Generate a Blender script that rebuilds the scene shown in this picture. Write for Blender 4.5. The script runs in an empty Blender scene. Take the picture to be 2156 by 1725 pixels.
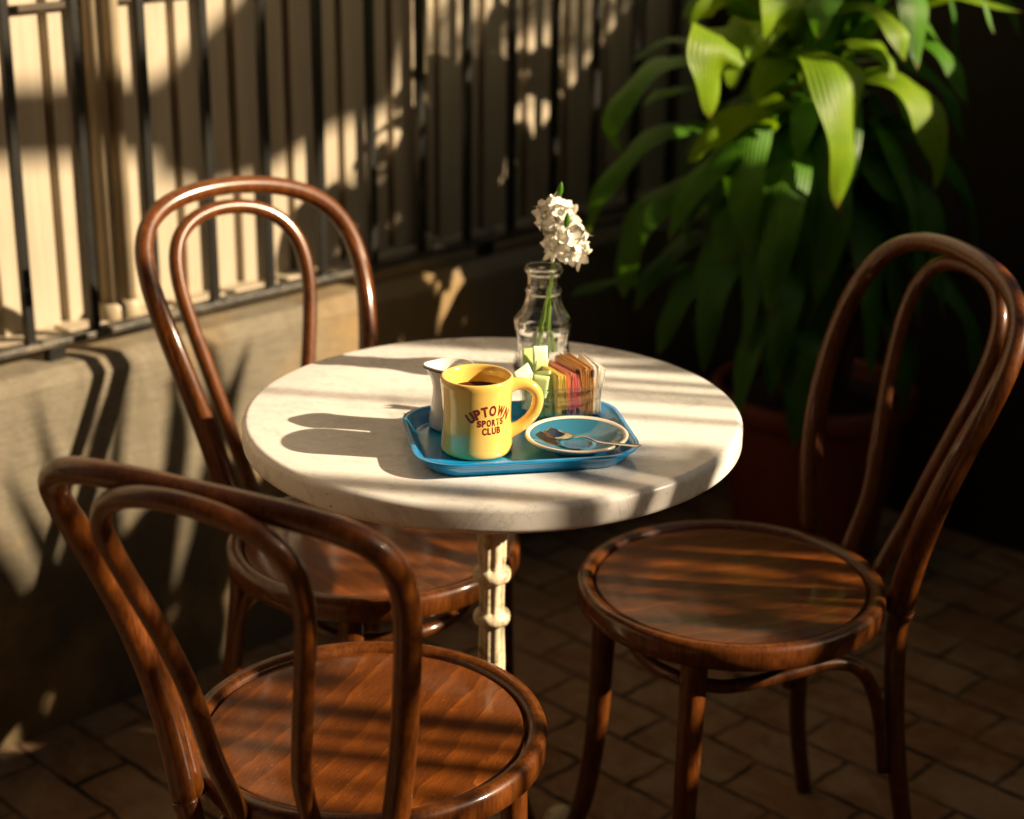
import bpy, bmesh, math, random
from mathutils import Vector, Matrix
R = math.radians
PI = math.pi
scene = bpy.context.scene
COL = scene.collection
random.seed(7)

# ------------------------------------------------------------------ camera
CAM_P = Vector((0.02323571, -2.0474359, 1.47049949))
PITCH, ROLL, FPX = R(19.73464912), R(0.5), 3800.0
FW = Vector((0, math.cos(PITCH), -math.sin(PITCH)))
_r = Vector((1, 0, 0)); _u = _r.cross(FW)
CR = _r * math.cos(ROLL) + _u * math.sin(ROLL)
CU = _u * math.cos(ROLL) - _r * math.sin(ROLL)

def ray(u, v):
    return FW * FPX + CR * (u - 1078) - CU * (v - 862.5)
def at_y(u, v, y):
    d = ray(u, v); return CAM_P + d * ((y - CAM_P.y) / d.y)

cam_d = bpy.data.cameras.new("camera"); cam = bpy.data.objects.new("camera", cam_d); COL.objects.link(cam)
cam.matrix_world = Matrix(((CR.x, CU.x, -FW.x, CAM_P.x), (CR.y, CU.y, -FW.y, CAM_P.y), (CR.z, CU.z, -FW.z, CAM_P.z), (0, 0, 0, 1)))
cam_d.sensor_width = 36.0
cam_d.lens = FPX / 2156 * 36.0
cam_d.clip_start = 0.05; cam_d.clip_end = 400
cam_d.dof.use_dof = True; cam_d.dof.focus_distance = 1.985; cam_d.dof.aperture_fstop = 3.0
cam_d.dof.aperture_blades = 9
scene.camera = cam

# ------------------------------------------------------------------ sun frame
AZ, EL = R(-10.3), R(26.0)
HS = Vector((math.cos(AZ), math.sin(AZ), 0)); LS = Vector((-math.sin(AZ), math.cos(AZ), 0))
TE = math.tan(EL)
def sunpt(p, z3, D=3.0):
    """point at distance D towards the sun whose shadow lies on the line (p, z3)"""
    q = HS * D + LS * p; q.z = z3 - (3.0 - D) * TE; return q

# ------------------------------------------------------------------ materials
MATS = {}
class NT:
    def __init__(s, name):
        s.m = bpy.data.materials.new(name); s.m.use_nodes = True; s.t = s.m.node_tree; s.t.nodes.clear()
        s.out = s.t.nodes.new('ShaderNodeOutputMaterial'); MATS[name] = s.m
    def n(s, typ, **kw):
        o = s.t.nodes.new(typ)
        for k, v in kw.items():
            if k.startswith('i_'):
                key = k[2:].replace('_', ' ')
                o.inputs[key].default_value = v
            else: setattr(o, k, v)
        return o
    def l(s, a, b): s.t.links.new(a, b)
    def coord(s, scale=(1, 1, 1), rot=(0, 0, 0), loc=(0, 0, 0), kind='Object'):
        tc = s.n('ShaderNodeTexCoord'); mp = s.n('ShaderNodeMapping')
        mp.inputs['Scale'].default_value = scale; mp.inputs['Rotation'].default_value = rot; mp.inputs['Location'].default_value = loc
        s.l(tc.outputs[kind], mp.inputs['Vector']); return mp.outputs['Vector']
    def noise(s, vec, scale, detail=4, rough=.55, dist=0.0):
        o = s.n('ShaderNodeTexNoise'); o.inputs['Scale'].default_value = scale; o.inputs['Detail'].default_value = detail
        o.inputs['Roughness'].default_value = rough; o.inputs['Distortion'].default_value = dist
        s.l(vec, o.inputs['Vector']); return o.outputs['Fac']
    def ramp(s, fac, stops):
        o = s.n('ShaderNodeValToRGB'); e = o.color_ramp.elements
        while len(e) < len(stops): e.new(0.5)
        for i, (p, c) in enumerate(stops):
            e[i].position = p; e[i].color = (*c, 1) if len(c) == 3 else c
        s.l(fac, o.inputs['Fac']); return o.outputs['Color']
    def mix(s, fac, a, b, blend='MIX'):
        o = s.n('ShaderNodeMix', data_type='RGBA', blend_type=blend)
        for sock, val in ((o.inputs[0], fac), (o.inputs[6], a), (o.inputs[7], b)):
            if hasattr(val, 'is_output') or isinstance(val, bpy.types.NodeSocket): s.l(val, sock)
            elif isinstance(val, (tuple, list)): sock.default_value = (*val, 1) if len(val) == 3 else val
            else: sock.default_value = val
        return o.outputs[2]
    def bsdf(s, col, rough=.5, metal=0, coat=0, coat_r=.1, spec=.5, ior=1.45, trans=0, sss=0):
        b = s.n('ShaderNodeBsdfPrincipled')
        if isinstance(col, bpy.types.NodeSocket): s.l(col, b.inputs['Base Color'])
        else: b.inputs['Base Color'].default_value = (*col, 1)
        if isinstance(rough, bpy.types.NodeSocket): s.l(rough, b.inputs['Roughness'])
        else: b.inputs['Roughness'].default_value = rough
        b.inputs['Metallic'].default_value = metal; b.inputs['Coat Weight'].default_value = coat
        b.inputs['Coat Roughness'].default_value = coat_r; b.inputs['Specular IOR Level'].default_value = spec
        b.inputs['IOR'].default_value = ior; b.inputs['Transmission Weight'].default_value = trans
        if sss:
            b.inputs['Subsurface Weight'].default_value = sss; b.inputs['Subsurface Radius'].default_value = (.006, .005, .004); b.inputs['Subsurface Scale'].default_value = 1.0
        s.l(b.outputs[0], s.out.inputs['Surface']); return b
    def bump(s, b, h, strength=.2, dist=.002):
        o = s.n('ShaderNodeBump'); o.inputs['Strength'].default_value = strength; o.inputs['Distance'].default_value = dist
        s.l(h, o.inputs['Height']); s.l(o.outputs['Normal'], b.inputs['Normal']); return o

def m_wood_bent():
    t = NT('bent_wood'); v = t.coord((22, 22, 5)); f = t.noise(v, 3, 5, .6, .3); g = t.noise(t.coord((90, 90, 20)), 3, 3, .5)
    c = t.ramp(f, [(.2, (.030, .0065, .0009)), (.5, (.085, .0215, .0024)), (.85, (.19, .060, .0066))])
    c = t.mix(.35, c, t.ramp(g, [(.35, (.035, .008, .0011)), (.6, (.17, .050, .0056))]))
    b = t.bsdf(c, .42, coat=.6, coat_r=.13, spec=.3); t.bump(b, g, .06, .001)
def m_wood_panel(name, rot, seed):
    # plywood veneer with cathedral grain
    t = NT(name); v = t.coord((1, 1, 1), (0, 0, rot), (seed, seed * .7, 0))
    w = t.n('ShaderNodeTexWave', wave_type='BANDS', bands_direction='X', wave_profile='SAW')
    w.inputs['Scale'].default_value = 8.0; w.inputs['Distortion'].default_value = 7.5; w.inputs['Detail'].default_value = 4.0
    w.inputs['Detail Scale'].default_value = 1.6; w.inputs['Detail Roughness'].default_value = .62; 
    mp = t.coord((1, .22, 1), (0, 0, rot), (seed, seed, 0)); t.l(mp, w.inputs['Vector'])
    jag = t.noise(t.coord((26, 5, 1), (0, 0, rot)), 6, 4, .7)
    fine = t.noise(t.coord((260, 22, 1), (0, 0, rot)), 3, 3, .6)
    fac = t.n('ShaderNodeMath', operation='MULTIPLY_ADD'); t.l(jag, fac.inputs[0]); fac.inputs[1].default_value = .30; t.l(w.outputs['Fac'], fac.inputs[2])
    c = t.ramp(fac.outputs[0], [(.08, (.36, .112, .011)), (.16, (.20, .054, .0056)), (.40, (.115, .028, .0030)), (1.0, (.072, .0165, .0020))])
    c = t.mix(.42, c, t.ramp(fine, [(.3, (.045, .010, .0016)), (.7, (.22, .064, .0075))]))
    sp = t.noise(t.coord((1, 1, 1)), 420, 2, .5)
    c = t.mix(t.ramp(sp, [(.70, (0, 0, 0)), (.74, (1, 1, 1))]), c, (.34, .14, .05))
    b = t.bsdf(c, .45, coat=.42, coat_r=.10, spec=.25); t.bump(b, fine, .10, .0006)
def m_marble():
    t = NT('white_marble'); v = t.coord((1, 1, 1), (0, 0, .5))
    a = t.noise(v, 5, 8, .62, 1.4)
    c = t.ramp(a, [(.36, (.52, .50, .48)), (.45, (.76, .74, .71)), (.60, (.81, .79, .76)), (.72, (.66, .65, .63))])
    f = t.noise(v, 60, 6, .6); c = t.mix(.25, c, t.ramp(f, [(.3, (.60, .58, .55)), (.65, (.82, .80, .76))]))
    sp = t.noise(v, 170, 2, .5); c = t.mix(t.ramp(sp, [(.765, (0, 0, 0)), (.775, (.9, .9, .9))]), c, (.16, .12, .09))
    st = t.noise(t.coord((3, 3, 1)), 2.2, 5, .6, .6); c = t.mix(t.ramp(st, [(.55, (0, 0, 0)), (.8, (.18, .18, .18))]), c, (.62, .54, .43))
    rr = t.ramp(t.noise(v, 25, 4), [(.3, (.2, .2, .2)), (.7, (.36, .36, .36))])
    vn = t.noise(t.coord((1.2, 2.6, 1), (0, 0, .8)), 3.0, 9, .66, 2.4); c = t.mix(t.ramp(vn, [(.485, (0, 0, 0)), (.50, (.42, .42, .42)), (.515, (0, 0, 0))]), c, (.42, .41, .40))
    bb = t.bsdf(c, rr, spec=.5, sss=.2); t.bump(bb, t.noise(v, 14, 5, .6), .05, .002)
def m_paint(name, col, rough=.4, var=.25, scale=12, bump=.1, coat=0, dirt=None, dscale=8, dlo=.55, dhi=.7):
    t = NT(name); v = t.coord(); f = t.noise(v, scale, 6, .6)
    d = tuple(x * (1 - var) for x in col); u = tuple(min(1, x * (1 + var * .5)) for x in col)
    c = t.ramp(f, [(.3, d), (.7, u)])
    if dirt:
        g = t.noise(v, dscale, 7, .7, .3); c = t.mix(t.ramp(g, [(dlo, (0, 0, 0)), (dhi, (1, 1, 1))]), c, dirt)
    b = t.bsdf(c, rough, coat=coat)
    if bump: t.bump(b, t.noise(v, scale * 6, 4), bump, .002)
    return b
def m_concrete():
    t = NT('painted_concrete'); v = t.coord()
    f = t.noise(v, 3.5, 8, .65); c = t.ramp(f, [(.25, (.115, .102, .075)), (.5, (.18, .158, .115)), (.75, (.25, .218, .158))])
    g = t.noise(t.coord((6, 6, 60)), 5, 5, .7); c = t.mix(.30, c, t.ramp(g, [(.35, (.095, .080, .052)), (.65, (.26, .22, .15))]))
    s_ = t.noise(t.coord((2, 2, .5)), 3, 7, .7, .8); c = t.mix(t.ramp(s_, [(.50, (0, 0, 0)), (.66, (.6, .6, .6))]), c, (.085, .068, .042))
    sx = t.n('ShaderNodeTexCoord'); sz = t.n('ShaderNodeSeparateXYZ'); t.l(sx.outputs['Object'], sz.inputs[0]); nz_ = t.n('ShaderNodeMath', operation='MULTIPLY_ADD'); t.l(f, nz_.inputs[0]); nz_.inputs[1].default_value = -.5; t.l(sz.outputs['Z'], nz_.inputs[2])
    c = t.mix(t.ramp(nz_.outputs[0], [(-.0, (.75, .75, .75)), (.16, (0, 0, 0))]), c, (.055, .045, .028))  # lower face darker: shade at the wall foot put into the colour
    st = t.noise(v, 1.6, 5, .6, .5); c = t.mix(t.ramp(st, [(.52, (0, 0, 0)), (.66, (.55, .55, .55))]), c, (.36, .22, .07))
    b = t.bsdf(c, .75, spec=.3)
    h = t.noise(v, 90, 6, .7); bp = t.bump(b, h, .6, .004)
    h2 = t.noise(t.coord((2, 2, 120)), 4, 3, .5); b2 = t.n('ShaderNodeBump'); b2.inputs['Strength'].default_value = .45; b2.inputs['Distance'].default_value = .003
    t.l(h2, b2.inputs['Height']); b2.inputs['Strength'].default_value = .8; t.l(b2.outputs[0], bp.inputs['Normal'])
def m_boards():
    t = NT('cream_boards'); v = t.coord()
    c = t.ramp(t.noise(v, 2.5, 7, .65), [(.25, (.30, .25, .175)), (.55, (.40, .34, .245)), (.8, (.46, .40, .295))])
    g = t.noise(t.coord((40, 40, 1.2)), 3, 5, .7); c = t.mix(.35, c, t.ramp(g, [(.3, (.29, .235, .165)), (.6, (.48, .415, .32))]))
    d = t.noise(t.coord((3, 3, .8)), 3.2, 7, .75, 1.2); c = t.mix(t.ramp(d, [(.60, (0, 0, 0)), (.75, (.45, .45, .45))]), c, (.33, .24, .14))
    b = t.bsdf(c, .6, spec=.35); t.bump(b, g, .25, .002)
def m_paver():
    t = NT('clay_pavers')
    tc = t.coord((1, 1, 1), (0, 0, R(45)), (0, 0, 0))   # x -> across wall (t), y -> along wall (s)
    br = t.n('ShaderNodeTexBrick'); br.offset = .5; br.squash = 1
    br.inputs['Scale'].default_value = 1.0; br.inputs['Brick Width'].default_value = .195; br.inputs['Row Height'].default_value = .101
    br.inputs['Mortar Size'].default_value = .0058; br.inputs['Mortar Smooth'].default_value = .45; br.inputs['Bias'].default_value = 0
    br.inputs['Color1'].default_value = (0.0, 0, 0, 1); br.inputs['Color2'].default_value = (1, 1, 1, 1); br.inputs['Mortar'].default_value = (.5, .5, .5, 1)
    jit = t.n('ShaderNodeTexNoise'); jit.inputs['Scale'].default_value = 16; jit.inputs['Detail'].default_value = 3; t.l(tc, jit.inputs['Vector'])
    ad = t.n('ShaderNodeVectorMath', operation='MULTIPLY_ADD'); t.l(jit.outputs['Color'], ad.inputs[0]); ad.inputs[1].default_value = (.018, .018, 0); t.l(tc, ad.inputs[2])
    t.l(ad.outputs[0], br.inputs['Vector'])
    c = t.ramp(br.outputs['Color'], [(0, (.17, .080, .034)), (.35, (.24, .125, .060)), (.7, (.29, .165, .085)), (1, (.21, .135, .080))])
    f = t.noise(tc, 9, 7, .7); c = t.mix(.55, c, t.ramp(f, [(.3, (.085, .040, .018)), (.5, (.19, .102, .050)), (.72, (.34, .22, .13))]))
    w = t.noise(tc, 4.2, 8, .75, .6); c = t.mix(t.ramp(w, [(.47, (0, 0, 0)), (.62, (.75, .75, .75))]), c, (.30, .215, .13))
    gr = t.noise(tc, 130, 4, .7); c = t.mix(t.ramp(gr, [(.62, (0, 0, 0)), (.72, (.6, .6, .6))]), c, (.06, .035, .02))
    jm = t.n('ShaderNodeMath', operation='MULTIPLY'); t.l(br.outputs['Fac'], jm.inputs[0]); t.l(t.ramp(t.noise(tc, 7, 5, .7), [(.35, (.25, .25, .25)), (.6, (1, 1, 1))]), jm.inputs[1]); c = t.mix(jm.outputs[0], c, (.014, .009, .005))
    b = t.bsdf(c, .8, spec=.25)
    inv = t.n('ShaderNodeMath', operation='MULTIPLY_ADD'); t.l(br.outputs['Fac'], inv.inputs[0]); inv.inputs[1].default_value = -1.0
    hn = t.noise(tc, 55, 6, .7); t.l(hn, inv.inputs[2]); t.bump(b, inv.outputs[0], .8, .004)
def m_leaf(name, c1, c2, tr):
    t = NT(name); v = t.coord()
    f = t.noise(v, 9, 4, .6); c = t.ramp(f, [(.3, c1), (.7, c2)])
    uv = t.n('ShaderNodeTexCoord'); sp = t.n('ShaderNodeSeparateXYZ'); t.l(uv.outputs['UV'], sp.inputs[0])
    wv = t.n('ShaderNodeMath', operation='MULTIPLY'); t.l(sp.outputs['X'], wv.inputs[0]); wv.inputs[1].default_value = 75
    sn = t.n('ShaderNodeMath', operation='SINE'); t.l(wv.outputs[0], sn.inputs[0])
    c = t.mix(t.ramp(sn.outputs[0], [(.2, (0, 0, 0)), (1, (.32, .32, .32))]), c, tuple(min(1, x * 1.7) for x in c2))
    tipm = t.ramp(sp.outputs['Y'], [(.955, (0, 0, 0)), (1.0, (1, 1, 1))]); c = t.mix(tipm, c, (.16, .07, .02))
    b = t.n('ShaderNodeBsdfPrincipled'); t.l(c, b.inputs['Base Color']); b.inputs['Roughness'].default_value = .42; b.inputs['Specular IOR Level'].default_value = .35
    tl = t.n('ShaderNodeBsdfTranslucent'); c2_ = t.mix(.0, c, c); mm = t.mix(1.0, c, (1.25, 1.15, .5), 'MULTIPLY'); t.l(mm, tl.inputs['Color'])
    ms = t.n('ShaderNodeMixShader'); ms.inputs[0].default_value = tr; t.l(b.outputs[0], ms.inputs[1]); t.l(tl.outputs[0], ms.inputs[2]); t.l(ms.outputs[0], t.out.inputs['Surface'])
    bp = t.n('ShaderNodeBump'); bp.inputs['Strength'].default_value = .35; bp.inputs['Distance'].default_value = .002; t.l(sn.outputs[0], bp.inputs['Height']); t.l(bp.outputs[0], b.inputs['Normal'])
def m_glass(name, col=(1, 1, 1), ior=1.5, rough=0.0, shadow=.85):
    t = NT(name)
    g = t.n('ShaderNodeBsdfPrincipled'); g.inputs['Base Color'].default_value = (*col, 1); g.inputs['Roughness'].default_value = rough
    g.inputs['IOR'].default_value = ior; g.inputs['Transmission Weight'].default_value = 1.0
    t.l(g.outputs[0], t.out.inputs['Surface'])

m_wood_bent(); m_wood_panel('seat_veneer', R(-6), 0.0); m_wood_panel('seat_veneer_cross', R(3), 3.1); m_wood_panel('seat_veneer_long', R(8), 7.7)
m_marble(); m_concrete(); m_boards(); m_paver()
m_paint('cream_iron', (.66, .58, .40), .42, .2, 30, .25, .1, dirt=(.20, .15, .06), dscale=38, dlo=.50, dhi=.66)
m_paint('black_iron', (.012, .012, .010), .38, .3, 20, .25)
m_paint('grey_iron', (.05, .048, .042), .35, .4, 14, .3, dirt=(.16, .13, .09), dscale=20, dlo=.5, dhi=.7)
m_paint('brown_batten', (.06, .040, .022), .6, .35, 18, .3)
m_paint('pipe_paint', (.36, .29, .19), .45, .25, 8, .1)
m_paint('tray_blue', (.006, .24, .56), .20, .15, 60, .06, .4, dirt=(.05, .30, .52), dscale=90, dlo=.60, dhi=.75)
m_paint('mug_yellow', (.78, .51, .12), .12, .05, 8, .012, 1.0)
m_paint('creamer_glaze', (.70, .68, .63), .13, .08, 10, .02, .6)
m_paint('dark_trim', (.03, .025, .02), .3, .1, 10, 0)
m_paint('saucer_blue', (.032, .165, .27), .12, .08, 10, 0, .6)
m_paint('saucer_rim', (.80, .70, .56), .16, .05, 10, 0, .6)
m_paint('print_maroon', (.16, .012, .012), .35, .1, 20, 0)
m_paint('terracotta', (.16, .030, .012), .6, .3, 10, .3)
m_paint('soil', (.02, .013, .008), .95, .4, 40, .6)
m_paint('bark', (.11, .075, .045), .85, .4, 30, .6)
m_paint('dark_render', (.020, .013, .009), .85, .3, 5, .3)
m_paint('timber', (.12, .07, .035), .7, .3, 12, .3)
m_paint('screening_wall', (.30, .24, .17), .8, .2, 3, .2)
m_paint('floret_white', (.90, .87, .78), .45, .06, 40, 0)
m_paint('floret_throat', (.62, .60, .16), .5, .1, 40, 0)
m_paint('stem_green', (.20, .34, .04), .35, .25, 30, 0)
for nm, c in (('paper_green', (.50, .62, .26)), ('paper_pale_green', (.72, .84, .58)), ('paper_yellow', (.84, .68, .22)), ('paper_pink', (.84, .30, .27)), ('paper_brown', (.60, .35, .14)), ('paper_white', (.86, .83, .76)), ('paper_salmon', (.74, .42, .27))):
    m_paint(nm, c, .6, .10, 40, .05)
m_paint('ink_green', (.05, .22, .06), .5, .1, 20, 0)
m_paint('ink_dark', (.05, .02, .015), .5, .1, 20, 0)
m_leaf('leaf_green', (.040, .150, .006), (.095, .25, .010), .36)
m_leaf('leaf_lit', (.10, .24, .008), (.24, .36, .014), .42)  # lit leaf copy: sunlight put into its colour
m_leaf('leaf_dark', (.022, .095, .006), (.048, .155, .009), .26)  # shaded leaf copy: shade put into its colour; also sun-side foliage
def m_thin(name):
    t = NT(name); tr = t.n('ShaderNodeBsdfTransparent'); tr.inputs[0].default_value = (.975, .985, .985, 1)
    gl = t.n('ShaderNodeBsdfGlossy'); gl.inputs['Roughness'].default_value = .03; lw = t.n('ShaderNodeLayerWeight'); lw.inputs['Blend'].default_value = .5; fr = t.n('ShaderNodeMath', operation='POWER'); t.l(lw.outputs['Facing'], fr.inputs[0]); fr.inputs[1].default_value = 4.0
    ad = t.n('ShaderNodeMath', operation='MULTIPLY_ADD'); t.l(fr.outputs[0], ad.inputs[0]); ad.inputs[1].default_value = .75; ad.inputs[2].default_value = .04; ad.use_clamp = True
    ms = t.n('ShaderNodeMixShader'); t.l(ad.outputs[0], ms.inputs[0]); t.l(tr.outputs[0], ms.inputs[1]); t.l(gl.outputs[0], ms.inputs[2]); t.l(ms.outputs[0], t.out.inputs['Surface'])
m_thin('thin_glass')
m_glass('clear_glass', (.985, .99, .985), 1.5); m_glass('water', (.97, .985, .97), 1.333)
t = NT('steel'); b = t.bsdf((.62, .60, .57), .11, metal=1.0)
t = NT('coffee'); b = t.bsdf((.07, .016, .004), .04, spec=.5)

# ------------------------------------------------------------------ mesh helpers
def link(name, bm, mat, parent=None, smooth=True, loc=None, autosm=None):
    me = bpy.data.meshes.new(name); bmesh.ops.recalc_face_normals(bm, faces=bm.faces[:]); bm.to_mesh(me); bm.free()
    mats = mat if isinstance(mat, (list, tuple)) else [mat]
    for x in mats: me.materials.append(MATS[x])
    if smooth:
        for p in me.polygons: p.use_smooth = True
        if autosm: me.set_sharp_from_angle(angle=R(autosm))
    o = bpy.data.objects.new(name, me); COL.objects.link(o)
    if parent: o.parent = parent
    if loc: o.location = loc
    return o
def thing(name, label, cat, loc=(0, 0, 0), rz=0, group=None):
    o = bpy.data.objects.new(name, None); COL.objects.link(o); o.location = loc; o.rotation_euler = (0, 0, rz)
    o.empty_display_size = .05
    o['label'] = label; o['category'] = cat
    if group: o['group'] = group
    return o
def tag(o, label, cat, group=None):
    o['label'] = label; o['category'] = cat
    if group: o['group'] = group
    return o
def struct(o, kind='structure'):
    o['kind'] = kind; return o
def add_box(bm, c, s, M=None, bevel=0, mi=0):
    r = bmesh.ops.create_cube(bm, size=1.0); vs = r['verts']
    bmesh.ops.scale(bm, vec=s, verts=vs); bmesh.ops.translate(bm, vec=c, verts=vs)
    if bevel:
        es = list({e for v in vs for e in v.link_edges})
        rb = bmesh.ops.bevel(bm, geom=es, offset=bevel, segments=2, affect='EDGES', profile=.6)
        vs = list({v for f in rb['faces'] for v in f.verts} | {v for v in vs if v.is_valid})
    if M is not None: bmesh.ops.transform(bm, matrix=M, verts=vs)
    if mi:
        for f in {f for v in vs for f in v.link_faces}: f.material_index = mi
    return vs
def catmull(P, n=8, closed=False):
    P = [Vector(p) for p in P]; out = []
    N = len(P)
    rng = range(N) if closed else range(N - 1)
    for i in rng:
        if closed: a, b, c, d = P[i - 1], P[i], P[(i + 1) % N], P[(i + 2) % N]
        else:
            b, c = P[i], P[i + 1]; a = P[i - 1] if i else 2 * b - c; d = P[i + 2] if i + 2 < N else 2 * c - b
        for k in range(n):
            t = k / n; out.append(.5 * (2 * b + (c - a) * t + (2 * a - 5 * b + 4 * c - d) * t * t + (3 * b - a - 3 * c + d) * t ** 3))
    if not closed: out.append(P[-1])
    return out
def tube(bm, path, rad, seg=14, closed=False, cap=True, squash=None, mi=0):
    """path: list of Vectors, rad: number or list or function(t)"""
    N = len(path); rings = []
    def tan(i):
        if closed: return (path[(i + 1) % N] - path[i - 1]).normalized()
        return (path[min(i + 1, N - 1)] - path[max(i - 1, 0)]).normalized()
    t0 = tan(0); up = Vector((0, 0, 1)) if abs(t0.z) < .9 else Vector((0, 1, 0))
    nrm = (up - t0 * up.dot(t0)).normalized()
    for i, p in enumerate(path):
        t = tan(i); nrm = (nrm - t * nrm.dot(t)).normalized(); bn = t.cross(nrm)
        r = rad(i / (N - 1)) if callable(rad) else (rad[i] if isinstance(rad, (list, tuple)) else rad)
        a, b_ = (r, r) if not squash else (r * squash[0], r * squash[1])
        rings.append([bm.verts.new(p + nrm * math.cos(2 * PI * k / seg) * a + bn * math.sin(2 * PI * k / seg) * b_) for k in range(seg)])
    M = N if closed else N - 1
    for i in range(M):
        A, B = rings[i], rings[(i + 1) % N]
        for k in range(seg):
            f = bm.faces.new((A[k], A[(k + 1) % seg], B[(k + 1) % seg], B[k])); f.material_index = mi
    if cap and not closed:
        for rr in (rings[0][::-1], rings[-1]):
            f = bm.faces.new(rr); f.material_index = mi
    return rings
def lathe(bm, prof, seg=64, c=(0, 0, 0), fn=None, mi=0, closed=False):
    """prof: list of (r,z); closed profile joins its ends"""
    rings = []
    for r, z in prof:
        if r < 1e-6: rings.append([bm.verts.new((c[0], c[1], c[2] + z))]); continue
        ring = []
        for k in range(seg):
            a = 2 * PI * k / seg; rr = fn(a, r, z) if fn else r
            ring.append(bm.verts.new((c[0] + rr * math.cos(a), c[1] + rr * math.sin(a), c[2] + z)))
        rings.append(ring)
    n = len(rings)
    for i in range(n if closed else n - 1):
        A, B = rings[i], rings[(i + 1) % n]
        for k in range(seg):
            k2 = (k + 1) % seg
            if len(A) == 1 and len(B) == 1: break
            if len(A) == 1: f = bm.faces.new((A[0], B[k2], B[k]))
            elif len(B) == 1: f = bm.faces.new((A[k], A[k2], B[0]))
            else: f = bm.faces.new((A[k], A[k2], B[k2], B[k]))
            f.material_index = mi
    return rings
def smooth_path(P, it=6):
    P = list(P)
    for _ in range(it):
        P = [P[0]] + [(P[i - 1] + P[i] * 2 + P[i + 1]) / 4 for i in range(1, len(P) - 1)] + [P[-1]]
    return P
def round_poly(hx, hy, r, seg=8):
    out = []
    for (sx, sy, a0) in ((1, 1, 0), (-1, 1, 90), (-1, -1, 180), (1, -1, 270)):
        for k in range(seg + 1):
            a = R(a0 + 90 * k / seg); out.append((sx * (hx - r) + r * math.cos(a), sy * (hy - r) + r * math.sin(a)))
    return out

# ------------------------------------------------------------------ world + sun
w = bpy.data.worlds.new("World"); scene.world = w; w.use_nodes = True
nt = w.node_tree; nt.nodes.clear()
sky = nt.nodes.new('ShaderNodeTexSky'); sky.sky_type = 'NISHITA'; sky.sun_disc = False
sky.sun_elevation = EL; sky.sun_rotation = R(90) - AZ   # azimuth clockwise from +Y
sky.air_density = 1.0; sky.dust_density = 2.5; sky.ozone_density = 1.0
hsv = nt.nodes.new('ShaderNodeMix'); hsv.data_type = 'RGBA'; hsv.blend_type = 'MULTIPLY'; hsv.inputs[0].default_value = 1.0
hsv.inputs[7].default_value = (.56, .475, .35, 1)      # warm white balance of the photograph
bg = nt.nodes.new('ShaderNodeBackground'); bg.inputs['Strength'].default_value = .05
ow = nt.nodes.new('ShaderNodeOutputWorld')
nt.links.new(sky.outputs[0], hsv.inputs[6]); nt.links.new(hsv.outputs[2], bg.inputs[0]); nt.links.new(bg.outputs[0], ow.inputs[0])
sl = bpy.data.lights.new('sun', 'SUN'); sl.energy = 5.0; sl.angle = R(.55); sl.color = (1.0, .785, .53)
so = bpy.data.objects.new('sun', sl); COL.objects.link(so); so.location = (6, -1, 4)
dirn = Vector((math.cos(AZ) * math.cos(EL), math.sin(AZ) * math.cos(EL), math.sin(EL)))
so.rotation_euler = dirn.to_track_quat('Z', 'Y').to_euler()
scene.view_settings.view_transform = 'Standard'; scene.view_settings.look = 'None'; scene.view_settings.exposure = 1.28
scene.cycles.use_denoising = True
scene.cycles.max_bounces = 12; scene.cycles.transmission_bounces = 10; scene.cycles.transparent_max_bounces = 12
scene.cycles.caustics_refractive = True; scene.cycles.caustics_reflective = False; scene.cycles.blur_glossy = .5
scene.cycles.sample_clamp_indirect = 4.0

# ------------------------------------------------------------------ setting
bm = bmesh.new(); bmesh.ops.create_grid(bm, x_segments=4, y_segments=4, size=40)
struct(link('ground', bm, 'clay_pavers', smooth=False))

S45 = Vector((math.cos(R(45)), math.sin(R(45)), 0)); N45 = Vector((-S45.y, S45.x, 0))
MW = Matrix(((S45.x, N45.x, 0, 0), (S45.y, N45.y, 0, 0), (0, 0, 1, 0), (0, 0, 0, 1)))   # local (s,t,z) -> world
def prism_st(bm, prof, s0, s1, nseg=1, jit=0):
    """extrude a (t,z) profile along s"""
    rows = []
    for i in range(nseg + 1):
        s = s0 + (s1 - s0) * i / nseg
        rows.append([bm.verts.new(S45 * s + N45 * (t_ + random.uniform(-jit, jit)) + Vector((0, 0, z_ + random.uniform(-jit, jit)))) for t_, z_ in prof])
    n = len(prof)
    for i in range(nseg):
        for k in range(n): bm.faces.new((rows[i][k], rows[i][(k + 1) % n], rows[i + 1][(k + 1) % n], rows[i + 1][k]))
    bm.faces.new(rows[0][::-1]); bm.faces.new(rows[-1])
# low plinth wall with chamfered edge
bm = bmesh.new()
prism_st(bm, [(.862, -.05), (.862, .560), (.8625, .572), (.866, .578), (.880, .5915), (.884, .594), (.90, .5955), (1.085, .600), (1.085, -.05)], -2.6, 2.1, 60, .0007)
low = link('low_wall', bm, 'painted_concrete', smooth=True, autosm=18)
tag(low, 'low rendered plinth wall with chamfered ledge under the black railing', 'wall')

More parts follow.
